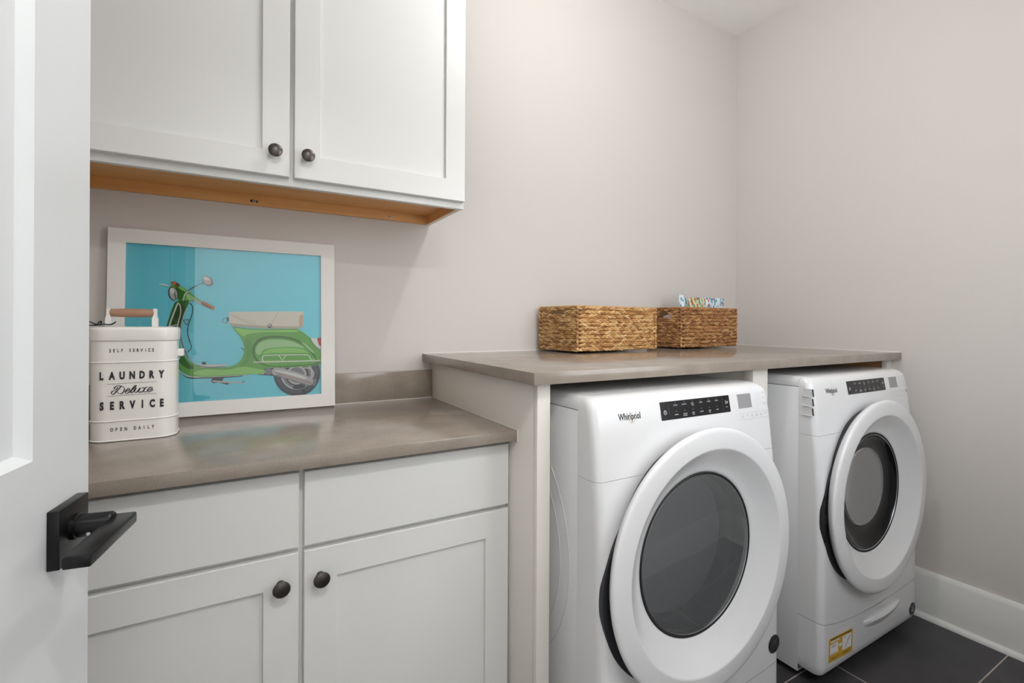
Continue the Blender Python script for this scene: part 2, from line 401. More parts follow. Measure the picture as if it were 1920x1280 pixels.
# upper
uc = thing('wall_cabinet', 'white two-door wall cabinet with wooden underside above the framed picture', 'cabinet', (-2.34, 0, 1.565))
off = (-2.34, 0, 1.565)
UX0, UX1, UZ0, UZ1 = -2.862, -1.830, 1.565, 2.46
mb = MB()
mb.box(UX0, UX1, -.30, -.001, 1.612, UZ1)
mb.box(UX1-.004, UX1, -.2885, -.001, UZ0+.0004, UZ1)          # painted skin of the end panel
mb.build('cabinet_box', 'cab', uc, off)
ff = MB()
ff.box(UX0, UX1+.003, -.308, -.289, UZ0, UZ0+.04, .0006); ff.box(UX0, UX1+.003, -.308, -.289, UZ1-.04, UZ1)
for a, c in ((UX0, UX0+.03), (UX1-.034, UX1+.003), (-2.375, -2.305)): ff.box(a, c, -.308, -.289, UZ0+.0398, UZ1-.0398)
ff.build('face_frame', 'cab', uc, off)
MB().box(UX0+.016, UX1-.016, -.289, -.016, 1.598, 1.6115).build('bottom_panel', 'maple', uc, off, label='maple underside panel')
MB().box(UX0+.016, UX1-.016, -.0165, -.001, UZ0+.001, 1.598).build('mounting_rail', 'maple', uc, off, label='maple rail along the wall')
for a, c in ((UX1-.016, UX1-.0042), (UX0, UX0+.016)):
    MB().box(a, c, -.2886, -.001, UZ0+.0025, 1.612).box(a, c, -.2886, -.0012, UZ0+.0002, UZ0+.0025, mi=1).build('end_panel', ['maple_y', 'ply'], uc, off, label='maple end panel')
for x in (-2.4202, -1.9887):
    s = MB().lathe([(.0058, 0), (.0058, .0015), (.0045, .003), (.002, .0032)], 18, T=frame((x, -.0165, 1.578), (1, 0, 0), (0, 0, 1)))
    s.lathe([(.0022, .0031), (.0022, .0034)], 8, mi=1, T=frame((x, -.0165, 1.578), (1, 0, 0), (0, 0, 1)))
    if x < -2.2:
        s.flat([(x+.0035*k, v) for k, v in ()] or rrect(.022, .008, .0038, 4, -.001, 0), frame((x, -.0166, 1.578), (1, 0, 0), (0, 0, 1)), .0001, 2)
    s.build('screw', ['chrome', 'gap', 'gap'], uc, off, label='steel screw')
for k, (a, c, kx) in enumerate(((-2.8455, -2.3455, -2.381), (-2.3335, -1.8315, -2.3013))):
    d = ring_front(MB(), a, c, 1.5845, 2.445, -.329, .0205, .0655, .009).build('cabinet_door', 'cab', uc, off)
    knob(d, kx-off[0], -.329-off[1], 1.6435-off[2])
# base
bc = thing('base_cabinet', 'white base cabinet with two drawers over two doors under the lower counter', 'cabinet', (-2.34, 0, 0))
off = (-2.34, 0, 0)
mb = MB(); mb.box(-2.862, -1.8285, -.585, -.001, .10, .8855); mb.box(-2.862, -1.8285, -.535, -.02, 0, .10)
mb.build('cabinet_box', 'cab', bc, off)
ff = MB()
for a, c in ((-2.862, -2.832), (-1.858, -1.8285), (-2.3655, -2.3205)): ff.box(a, c, -.604, -.5845, .10, .8855, .0008)
for a, c in ((.10, .125), (.690, .728), (.858, .8855)): ff.box(-2.862, -1.8285, -.6038, -.5843, a, c)
ff.build('face_frame', 'cab', bc, off)
for (a, c, kx) in ((-2.8525, -2.3483, -2.3832), (-2.3378, -1.8315, -2.3046)):
    ring_front(MB(), a, c, .7112, .8722, -.624, .0198, 0, 0).build('drawer', 'cab', bc, off)
    d = ring_front(MB(), a, c, .115, .7002, -.624, .0198, .068, .0085).build('cabinet_door', 'cab', bc, off)
    knob(d, kx+2.34, -.624, .641)

# ------------------------------------------------------------------ counters
ct = thing('countertop', 'lower taupe stone counter carrying the picture and the white tin', 'countertop', (-2.34, 0, .8865))
off = (-2.34, 0, .8865)
MB().box(-2.866, -1.8255, -.6590, -.001, .8868, .914, .0016).build('stone_slab', 'stone', ct, off)
MB().box(-2.866, -1.8255, -.0205, -.001, .9142, 1.0175, .0012).build('backsplash', 'stone', ct, off)
cl = MB().box(-2.86, -1.826, -.0212, -.019, .9138, .9158, .0006).box(-1.8268, -1.8252, -.650, -.02, .9138, .9158, .0005)
cl.build('caulk_bead', 'caulk', ct, off)
wt = thing('countertop', 'raised taupe stone counter over the washer and dryer', 'countertop', (-.93, 0, 1.048))
off = (-.93, 0, 1.048)
MB().box(-1.8576, -.0015, -.7910, -.001, 1.0482, 1.0784, .0016).build('stone_slab', 'stone', wt, off)
MB().box(-1.855, -.002, -.0035, -.0008, 1.078, 1.0812, .0006).box(-.0035, -.0008, -.785, -.001, 1.078, 1.0808, .0006).build('caulk_bead', 'caulk', wt, off)
# supports
t = thing('support_panel', 'tall greige end panel between the lower counter and the washer', 'panel', (-1.806, 0, 0))
o = (-1.806, 0, 0)
MB().box(-1.8246, -1.790, -.736, -.001, 0, 1.0478, .0006).build('side_panel', 'panel', t, o)
MB().box(-1.8250, -1.7870, -.7545, -.7362, 0, 1.0478, .0008).build('front_stile', 'panel', t, o)
MB().box(-1.8270, -1.8247, -.662, -.6592, .885, .9165, .0005).build('caulk_bead', 'caulk', t, o)
t = thing('support_panel', 'greige divider panel between the washer and the dryer', 'panel', (-.93, 0, 0))
o = (-.93, 0, 0)
MB().box(-.966, -.895, -.720, -.001, 0, 1.0478).build('side_panel', 'panel', t, o)
MB().box(-.971, -.890, -.7545, -.7202, 0, 1.0478, .0008).build('front_stile', 'panel', t, o)
t = thing('support_panel', 'narrow support panel against the side wall beyond the dryer', 'panel', (-.02, 0, 0))
o = (-.02, 0, 0)
MB().box(-.036, -.0015, -.734, -.02, 0, 1.0478).build('side_panel', 'raw', t, o, label='unpainted wood inner face')
MB().box(-.042, -.0015, -.7545, -.7345, 0, 1.0478, .0008).build('front_stile', 'panel', t, o)

# ------------------------------------------------------------------ washer and dryer
PROF = [(.030, .026, .020), (.036, .014, .009), (.046, .006, .004), (.065, .0015, .0008), (.10, 0, 0), (.45, 0, 0), (.65, .004, 0), (.779, .0125, 0), (.826, .017, 0),
        (.934, .0285, 0), (.985, .0375, .0), (.998, .0415, .0018), (1.007, .0475, .006), (1.0135, .056, .0125), (1.0175, .068, .021), (1.0185, .080, .03)]
def pf(z, i):
    P = PROF
    if z <= P[0][0]: return P[0][i]
    for a, c in zip(P, P[1:]):
        if z <= c[0]: t = (z-a[0])/(c[0]-a[0]); return a[i]+(c[i]-a[i])*t
    return P[-1][i]
def machine(name, label, cat, xc, F, seam, dryer):
    root = thing(name, label, cat, (xc, F, 0)); sd = seam-F     # local y: 0 = front plane
    hw = .343; top = 1.0185; back = -.06-F
    TEXT = FRONT
    # steel body
    mb = MB()
    for x0, x1 in ((-hw, -hw+.004), (hw-.004, hw)): mb.box(x0, x1, sd, back, .020, .9835, .0008)
    mb.box(-hw+.004, hw-.004, back-.004, back, .020, .9835); mb.box(-hw+.004, hw-.004, sd, back-.004, .020, .024); mb.box(-hw+.004, hw-.004, sd, back-.004, .9795, .9835)
    mb.box(-hw+.006, hw-.006, .030, sd+.01, .822, .832, 0, 1)      # dark strips behind the joints
    mb.box(-hw+.006, hw-.006, .012, sd+.01, .165, .230, 0, 1); mb.box(-hw+.006, hw-.006, sd-.004, sd+.004, .03, .20, 0, 1)
    if not dryer:
        for R, cy in ((.40, sd+.430), (.345, sd+.415)):           # pressed ribs on the side sheet
            for sx in (-1, 1):
                pts = [(sx*hw, cy-R*math.cos(a), .585+R*1.02*math.sin(a)) for a in [2*PI*k/64 for k in range(64)] if abs(.585+R*1.02*math.sin(a)-.5) < .47]
                pts = [(sx*(hw-.0022), cy-R*math.cos(a), .585+R*.96*math.sin(a)) for a in [2*PI*k/72 for k in range(72)]]
                pts = [(p[0], min(p[1], back-.02), p[2]) for p in pts]
                mb.tube(pts, .0035, 8, closed=True)
    mb.build('steel_body', ['appl', 'seam'], root)
    # lid
    T = frame((0, 0, 0), (1, 0, 0), (0, 0, 1))
    pr = [(-hw+.001, .9855), (hw-.001, .9855)]+[(hw-.026+.025*math.cos(a), .9935+.025*math.sin(a)) for a in [PI/2*k/6 for k in range(7)]]+[(-hw+.026-.025*math.sin(a), .9935+.025*math.cos(a)) for a in [PI/2*k/6 for k in range(7)]]
    MB().prism(pr, T, -back, -sd-.0005, 0, True).build('top_lid', 'appl', root, sharp=50)
    # moulded front
    rc = .022
    def outline(n=7):
        us = [('L', 0), ('L', .5)]+[('CL', k/n) for k in range(n+1)]
        us += [('F', k/24) for k in range(1, 24)]
        us += [('CR', k/n) for k in range(n+1)]+[('R', .5), ('R', 0)]
        return us
    US = outline()
    def xy(u, z):
        f = pf(z, 1); w = hw-pf(z, 2); k, t = u; ry = min(rc, (sd-f)*.8)
        if k == 'L': return (-w, sd+(f+ry-sd)*t*2*(1 if t else 0)*.5)
        if k == 'R': return (w, sd+(f+ry-sd)*t*2*(1 if t else 0)*.5)
        if k == 'CL': a = PI/2*t; return (-w+rc-rc*math.cos(a), f+ry-ry*math.sin(a))
        if k == 'CR': a = PI/2*(1-t); return (w-rc+rc*math.cos(a), f+ry-ry*math.sin(a))
        return (-w+rc+(2*w-2*rc)*t, f)
    dz = -.0 if dryer else .0
    def toe(x):   # upper edge of the kick panel, a shallow smile
        q = x/hw; return .183+.033*q*q*abs(q)**.5 if x < 0 else .183+.020*q*q
    def loft(za, zb, hole=False):
        mb = MB(); grid = []
        zs = sorted(set([0, 1]))
        base = [p[0] for p in PROF]
        rows = [0]+[k/26 for k in range(1, 26)]+[1]
        vs = []
        for r in range(len(rows)):
            for u in US:
                x0 = xy(u, .4)[0]; a, b = za(x0), zb(x0)
                # rows follow the profile heights inside a..b
                z = a+(b-a)*rows[r]; x, y = xy(u, z); vs.append((x, y, z))
        n = len(US); fs = [(r*n+j, r*n+j+1, (r+1)*n+j+1, (r+1)*n+j) for r in range(len(rows)-1) for j in range(n-1)]
        if hole: fs = [f for f in fs if not any(math.hypot(vs[i][0], vs[i][2]-.59) < .272 and vs[i][1] < .02 for i in f)]
        mb.add(vs, fs, 0, True)
        return mb
    loft(lambda x: .030, lambda x: toe(x)-.0006).build('kick_panel', 'appl2', root, sharp=40)
    fp = loft(lambda x: toe(x)+.0006, lambda x: .8267, True).build('front_panel', 'appl2', root, sharp=40)
    con = MB(); rows = [.8274, .86, .90, .934, .96, .985, .992, .998, 1.003, 1.007, 1.0105, 1.0135, 1.0158, 1.0175, 1.0185]
    vs = []; n = len(US)
    for z in rows:
        for u in US: x, y = xy(u, z); vs.append((x, y, z))
    con.add(vs, [(r*n+j, r*n+j+1, (r+1)*n+j+1, (r+1)*n+j) for r in range(len(rows)-1) for j in range(n-1)], 0, True)
    con.add(vs[:n], [tuple(range(n))]); con.add(vs[-n:], [tuple(range(n))])
    con = con.build('console', 'appl2', root, sharp=40)
    if dryer:    # louvres on the near side of the console
        lv = MB(); x = -hw-.0005
        for k in range(3):
            z1 = .981-.0315*k; z0 = z1-.024
            lv.add([(x, sd-.016, z1), (x-.0045, sd-.046, z1), (x-.0045, sd-.049, z0), (x, sd-.016, z0)], [(0, 1, 2, 3)], 0)
            lv.add([(x-.0045, sd-.046, z1), (x, sd-.0485, z1), (x, sd-.0515, z0), (x-.0045, sd-.049, z0)], [(0, 1, 2, 3)], 1)
            lv.add([(x, sd-.016, z1), (x-.0045, sd-.046, z1), (x, sd-.0485, z1)], [(0, 1, 2)], 0)
            lv.box(x-.005, x+.001, sd-.050, sd-.014, z0-.003, z0, .0008)
        lv.build('side_vent', ['appl2', 'gap'], con)
    # console face: sloped plane
    sl = .18; th = math.atan(sl)
    def face(x, z): return Vector((x, .0405-sl*(1-z), z))
    nrm = Vector((0, -math.cos(th), math.sin(th))); up = Vector((0, math.sin(th), math.cos(th)))
    def FT(x, z): return frame(face(x, z), (1, 0, 0), up)
    pz0, pz1 = .9478, .9938; px0, px1 = -.1205, .1535
    pc = ((px0+px1)/2, (pz0+pz1)/2)
    cp = MB().prism(rrect(px1-px0, (pz1-pz0)/math.cos(th), .0025, 3), FT(*pc), -.001, .0008).build('control_panel', 'glossblack', root, label='black control strip with cycle names')
    def lab(mb, s, x, z, h, mi=0, sx=.82, bold=.01):
        ln = s.split('\n')
        for i, q in enumerate(ln): text(mb, q, h, FT(x, z-i*h*1.5), .0011, mi, bold, sx)
    r1 = ['REGULAR', 'DELICATES', 'BULKY\nITEMS', 'WHITES', 'COLORS', 'TOWELS']; r2 = ['NORMAL', 'WRINKLE\nCONTROL', 'HEAVY\nDUTY', 'SANITIZE', 'TIMED\nDRY', 'QUICK']
    for k in range(6):
        x = px0+.056+.0325*k
        for s_, z_ in ((r1[k], .9815), (r2[k], .9575)):
            q_ = MB(); lab(q_, s_, x, z_, .0031); q_.build('lettering', 'inklight', cp, label='pale cycle name')
        for z in (.9885, .9672): MB().prism(rrect(.0016, .0016, .0007, 2), FT(x, z), .0008, .0011).build('indicator_light', 'inklight', cp, label='tiny pale indicator dot')
    # power ring and play mark
    P = FT(px0+.0155, .967); pw = MB()
    for k in range(28):
        a0, a1 = 2*PI*k/28, 2*PI*(k+1)/28
        pw.add([P @ Vector((r*math.cos(a), r*math.sin(a), .0011)) for a in (a0, a1) for r in (.0042, .0056)], [(0, 1, 3, 2)])
    pw.prism(rrect(.0012, .005, .0004, 2, 0, .001), P, .0008, .0011)
    pw.build('power_symbol', 'inklight', cp, label='pale power ring')
    Q = FT(px1-.0145, .975); sm_ = MB()
    for a, b in (((-.004, -.0048), (-.004, .0048)), ((-.004, .0048), (.003, 0)), ((.003, 0), (-.004, -.0048))): add_ribbon(sm_, [a, b], .0011, Q, .0011)
    add_ribbon(sm_, [(.0035, -.003), (.0035, .003)], .001, Q, .0011); add_ribbon(sm_, [(.006, -.003), (.006, .003)], .001, Q, .0011)
    sm_.build('start_symbol', 'inklight', cp, label='pale start and pause mark')
    sm_ = MB(); lab(sm_, 'START', px1-.0145, .961, .0026); sm_.build('lettering', 'inklight', cp, label='pale start caption')
    for x in (px0+.031, px1-.030):
        sm_ = MB(); add_ribbon(sm_, [(0, -.018), (0, .018)], .0004, FT(x, pc[1]), .0009, 0, False); sm_.build('divider_line', 'inkgrey', cp)
    MB().prism(rrect(.061, .0405, .0012, 2), FT(.2212, .9726), -.001, .0007).build('display_window', 'screen', root, label='blank grey display')
    bl = MB()
    for k, s in enumerate(['Wash\nTemp', 'Spin', 'Soil\nLevel', 'Options\nHold', 'Steam\nClean', 'Control'] if not dryer else ['Temp', 'Level', 'Time', 'Damp', 'Static', 'Control']):
        x = .2030+.0212*k; lab(bl, s, x, .9305, .0026, 0, .85)
    for z, s in ((.990, 'Temp'), (.976, 'Speed'), (.961, 'Drum\nLight')): lab(bl, s, .3105, z, .0026, 0, .85)
    for x in (.276, .284, .292):
        for z in (.990, .983, .973, .966, .958): bl.prism(rrect(.0011, .0011, .0005, 2), FT(x, z), .0002, .0006)
    x0, x1, z0, z1 = .192, .323, .9205, .9378
    for pts in ([(x0, z0), (x1, z0), (x1, z1), (x0, z1), (x0, z0)],):
        for a, b in zip(pts, pts[1:]):
            add_ribbon(bl, [(a[0]-.26, (a[1]-.93)/math.cos(th)), (b[0]-.26, (b[1]-.93)/math.cos(th))], .0004, FT(.26, .93), .0005, 1, False)
    if dryer: bl.prism(rrect(.006, .009, .002, 3), FT(.316, .935), .0002, .0006)
    bl.build('button_legend', ['inkgrey', 'screen'], root, label='small grey button captions')
    lx = -.2275 if not dryer else -.2265
    lg = MB(); W = text(lg, 'Whirlpool', .0165, FT(lx, .9615), .0006, 0, .026, .765)
    sw = [(.006+.0135*math.cos(a)*1.0+.006*math.sin(a), .004+.0165*math.sin(a)) for a in [math.radians(d) for d in range(62, 268, 8)]]
    sw = [(.011+.010*math.cos(math.radians(d))-.004+.010*math.sin(math.radians(d))*.55, .0040+.0145*math.sin(math.radians(d))) for d in range(-250, 75, 8)]
    ws = [.0004+.0022*math.sin(PI*i/(len(sw)-1))**1 for i in range(len(sw))]
    add_ribbon(lg, sw, ws, FT(lx+.004, .9635), .0009, 1)
    lg.build('brand_logo', ['ink', 'gold'], root, label='dark brand lettering with a metallic swoosh')
    # pocket and door
    zc = .59; D = lambda x, y, z: frame((x, y, z), (1, 0, 0), (0, 0, 1))      # local z towards viewer
    pk = MB().lathe([(.304, -.02), (.304, .0008), (.300, .0014), (.272, .0014)], 96, T=D(-.002, -.0002, zc), capa=False, capb=False)
    n = 40; ex, ez, ox, oz = .250, .250, -.0905, -.035
    rim_ = [(ox-ex*math.cos(t), oz+ez*math.sin(t)) for t in [-1.13+2.11*k/n for k in range(n+1)]]
    inn_ = [(x*.285/math.hypot(x, z), z*.285/math.hypot(x, z)) for x, z in rim_]
    Tq = D(0, -.0008, zc); vs = [Tq @ Vector((x, y, h)) for (x, y), h in [(q, -.012) for q in rim_]+[(q, .001) for q in rim_]+[(q, .0022) for q in inn_]]
    m_ = n+1; pk.add(vs, [(k*m_+i, k*m_+i+1, (k+1)*m_+i+1, (k+1)*m_+i) for k in range(2) for i in range(n)], 0, True)
    if dryer:
        for z in (.046, -.046): pk.box(-.3325, -.300, -.0036, -.001, zc-.03+z-.030, zc-.03+z+.030, .0012, 1)
    pk.build('door_pocket', ['recess', 'bowl'], root, label='dark grip recess behind the door rim')
    ring = MB()
    y0 = -.006
    ring.lathe([(.25, -.002), (.312, -.002), (.3215, .0005), (.328, .006), (.3345, .014), (.3378, .0205), (.3383, .0232), (.3368, .0262), (.3330, .0285), (.3260, .0300), (.288, .0318), (.2845, .0314), (.2825, .0298), (.275, .0235), (.262, .0125), (.248, .0015), (.234, -.0075), (.222, -.0130), (.2145, -.0158), (.2130, -.0185), (.2130, -.032)], 128, T=D(0, -.004, zc), capa=False, capb=False)
    dr = ring.build('door', 'appl2', root, sharp=60)
    tr = MB().lathe([(.2131, -.030), (.2131, -.0155), (.2105, -.0140), (.2075, -.0155), (.2065, -.030)], 96, T=D(0, -.004, zc), capa=False, capb=False)
    tr.lathe([(.2070, -.0170), (.2062, -.0158), (.2045, -.0158), (.2035, -.0172)], 96, mi=1, T=D(0, -.004, zc), capa=False, capb=False)
    tr.build('window_rim', ['gap', 'silver'], dr, label='black rim around the window')
    if not dryer:
        MB().lathe([(.207, -.0165), (.18, -.014), (.10, -.0115), (.001, -.0105)], 96, T=D(0, -.004, zc), capa=False).build('window_glass', 'washglass', dr, label='smoked grey glass')
        ins = MB().lathe([(.2066, -.016), (.2066, -.05), (.198, -.055), (.192, -.10)], 72, T=D(0, -.004, zc), capa=False, capb=False)
        ins.lathe([(.192, -.10), (.19, -.36), (.001, -.38)], 72, mi=1, T=D(0, -.004, zc), capa=False)
        ins.build('drum', ['gasket', 'drum'], root, label='dim drum behind the glass')
        gk = MB()
        A = [math.radians(d) for d in range(-118, -18, 3)]; L1 = []; L2 = []
        Tg = D(0, -.004, zc)
        vs = [Tg @ Vector((r*math.cos(a), r*math.sin(a), h)) for a in A for r, h in ((.199, -.024), (.196, -.019), (.184, -.019), (.162, -.034), (.158, -.045))]
        gk.add(vs, [(i*5+j, i*5+j+1, (i+1)*5+j+1, (i+1)*5+j) for i in range(len(A)-1) for j in range(4)], 0, True)
        for k in range(6):
            for r in (.170, .178):
                a = math.radians(-66+5.4*k)
                gk.lathe([(.0026, 0), (.0026, .0012)], 10, mi=1, T=Tg @ Matrix.Translation((r*math.cos(a), r*math.sin(a), -.0285+(r-.170)*.68)))
        gk.build('gasket', ['gasket', 'gap'], root, label='dark rubber lip with drain holes')
    else:
        zc2 = zc+.014; To = D(0, -.004, zc)
        b = MB(); K = [(.2066, -.0155, 0), (.204, -.021, .001), (.195, -.030, .003), (.176, -.038, .008), (.158, -.041, .012), (.143, -.0405, .014)]; n_ = 96
        vs = [To @ Vector((r*math.cos(2*PI*j/n_), r*math.sin(2*PI*j/n_)+dy, h)) for r, h, dy in K for j in range(n_)]
        b.add(vs, [(i*n_+j, i*n_+(j+1) % n_, (i+1)*n_+(j+1) % n_, (i+1)*n_+j) for i in range(len(K)-1) for j in range(n_)], 0, True)
        b.build('door_bowl', 'bowl', dr, label='glossy black bowl')
        MB().lathe([(.1435, -.0405), (.1415, -.0370), (.1390, -.0355), (.1360, -.0370), (.135, -.043)], 80, T=D(0, -.004, zc2), capa=False, capb=False).build('porthole_rim', 'silver', dr, label='bright rim of the porthole')
        MB().lathe([(.1365, -.0390), (.10, -.0455), (.05, -.050), (.001, -.0515)], 80, T=D(0, -.004, zc2), capa=False).build('window_glass', 'dryglass', dr, label='grey window')
        MB().lathe([(.143, -.053), (.143, -.30), (.001, -.31)], 64, T=D(0, -.004, zc), capa=False).build('drum', 'inkgrey', root, label='dim drum behind the window')
    # kick panel scoop, badge
    sc_ = MB(); n = 28; vs = []
    for i in range(n+1):
        t = i/n; x = -.078+.272*t; q = (math.sin(PI*t))**.45 if 0 < t < 1 else 0
        zt = .150-.006*math.sin(PI*t)+.004*t; hgt = .012+.026*q
        for zz, yy in ((zt, 0), (zt-.001, -.011*q), (zt-.006, -.0135*q), (zt-.012, -.011*q), (zt-hgt, 0)): vs.append((x, yy+.0005, zz))
    sc_.add(vs, [(i*5+j, i*5+j+1, (i+1)*5+j+1, (i+1)*5+j) for i in range(n) for j in range(4)], 0, True)
    sc_.build('pull_grip', 'appl2', root, label='white moulded finger grip on the kick panel')
    bx, bz, br = (.313, .256, .0265) if not dryer else (.302, .085, .0245)
    T = D(bx, -.0002, bz)
    bd = MB().lathe([(br, -.002), (br, .0006), (br-.0008, .0009)], 40, T=T)
    bd.lathe([(br*.92, .00092), (br*.74, .00094)], 40, mi=1, T=T, capa=False, capb=False)
    for k in range(14):
        a = 2*PI*k/14+.2
        if abs(math.sin(a)) > .25: text(bd, 'PARTSWARRANTYS'[k], .0042, T @ Matrix.Rotation(a-PI/2, 4, 'Z') @ Matrix.Translation((0, br*.78, 0)), .00105, 2, .02)
    for px in (-.0052, .0046):
        add_ribbon(bd, [(px-.003, -.006), (px+.0045, .0115)], .0032, T, .0011, 2); add_ribbon(bd, [(px+.0003, -.011), (px+.0003, -.0045)], .0030, T, .0011, 2)
    add_ribbon(bd, [(-.008, -.0075), (.008, -.0075)], .0026, T, .0011, 2)
    bd.build('round_badge', ['ink', 'gasket', 'silver'], root, label='round dark badge near the lower corner')
    for x in (-hw+.05, hw-.05):
        for y in (sd+.03, back-.06): MB().lathe([(.026, 0), (.026, .006), (.012, .010), (.012, .022)], 20, T=Matrix.Translation((x, y, 0))).build('foot', 'gap', root, label='black levelling foot')
    return root
wm = machine('washing_machine', 'white front-loading washer with a smoked glass door, beside the tall end panel', 'washing machine', -1.404, -.904, -.8138, False)
dm = machine('clothes_dryer', 'white front-loading dryer with a black-rimmed porthole and yellow sticker, beside the side wall', 'dryer', -.467, -.893, -.8138, True)
# yellow sticker on the dryer's kick panel
T = FRONT((-.228, -.0006, .116)) @ Matrix.Rotation(math.radians(-3), 4, 'Z')
st = MB().prism(rrect(.150, .078, .001, 2), T, -.0002, .0003)
st.flat(rrect(.050, .034, .0015, 3, -.043, .001), T, .00045, 1); st.flat(rrect(.058, .046, .0015, 3, .038, .004), T, .00045, 1)
for k in range(4): st.flat(rrect(.009, .0065, .0008, 2, -.058+.0135*k, .0255), T, .00045, 1)
for a, c, w in (((-.066, .034), (.066, .034), .0035), ((-.060, -.0275), (-.004, -.0275), .0016), ((-.060, -.032), (-.012, -.032), .0014), ((.010, -.0275), (.062, -.0275), .0016), ((.010, -.032), (.050, -.032), .0014), ((-.064, -.013), (-.026, -.013), .0016), ((-.060, .012), (-.030, .012), .0014), ((-.060, .008), (-.034, .008), .0014), ((.026, -.013), (.056, .018), .0022), ((.040, .006), (.056, .022), .0012), ((.018, .020), (.030, .022), .0016)):
    add_ribbon(st, [a, c], w, T, .0006, 2, False)
st.flat(rrect(.018, .010, .001, 2, -.004, .004), T, .00045, 1)
st.build('care_sticker', ['yellow', 'paper', 'ink'], dm, label='yellow instruction sticker')
# ------------------------------------------------------------------ framed scooter print
PXC = -2.482; LEAN = math.atan2(.030, .5425)
pic = thing('framed_picture', 'white-framed print of a green motor scooter leaning on the wall above the counter', 'picture', (PXC, -.052, .9153), (-LEAN, 0, 0))
# local: x right, z up along the frame, front face y=0, back y=+.02
def framebar(mb):
    W, H = .602, .5445; x0, x1 = -.299, .303; w = .0405; b = .0012
    o = [(x0, 0), (x1, 0), (x1, H), (x0, H)]; i = [(x0+w, w+.002), (x1-w-.003, w+.002), (x1-w-.003, H-w), (x0+w, H-w)]
    def r(pts, y, e=0): return [(p[0], y, p[1]) for p in pts]
    rings = [r(o, .019), r(o, .0012), [(p[0]+(b if p[0] < 0 else -b), 0, p[1]+(b if p[1] < .2 else -b)) for p in o], r(i, 0), r(i, .0045), r(i, .019)]
    vs = [p for q in rings for p in q]; fs = []
    for k in range(5):
        for j in range(4): fs.append((k*4+j, k*4+(j+1) % 4, (k+1)*4+(j+1) % 4, (k+1)*4+j))
    for j in range(4): fs.append((20+j, 20+(j+1) % 4, (j+1) % 4, j))
    mb.add(vs, fs); return i
mb = MB(); inner = framebar(mb); mb.build('frame', 'frame', pic, label='white wooden frame')
(ix0, iz0), (ix1, iz1) = inner[0], inner[2]
keys = ['teal']+[k for k in ARTCOL if k != 'teal']
PM = ['art_'+k for k in keys]
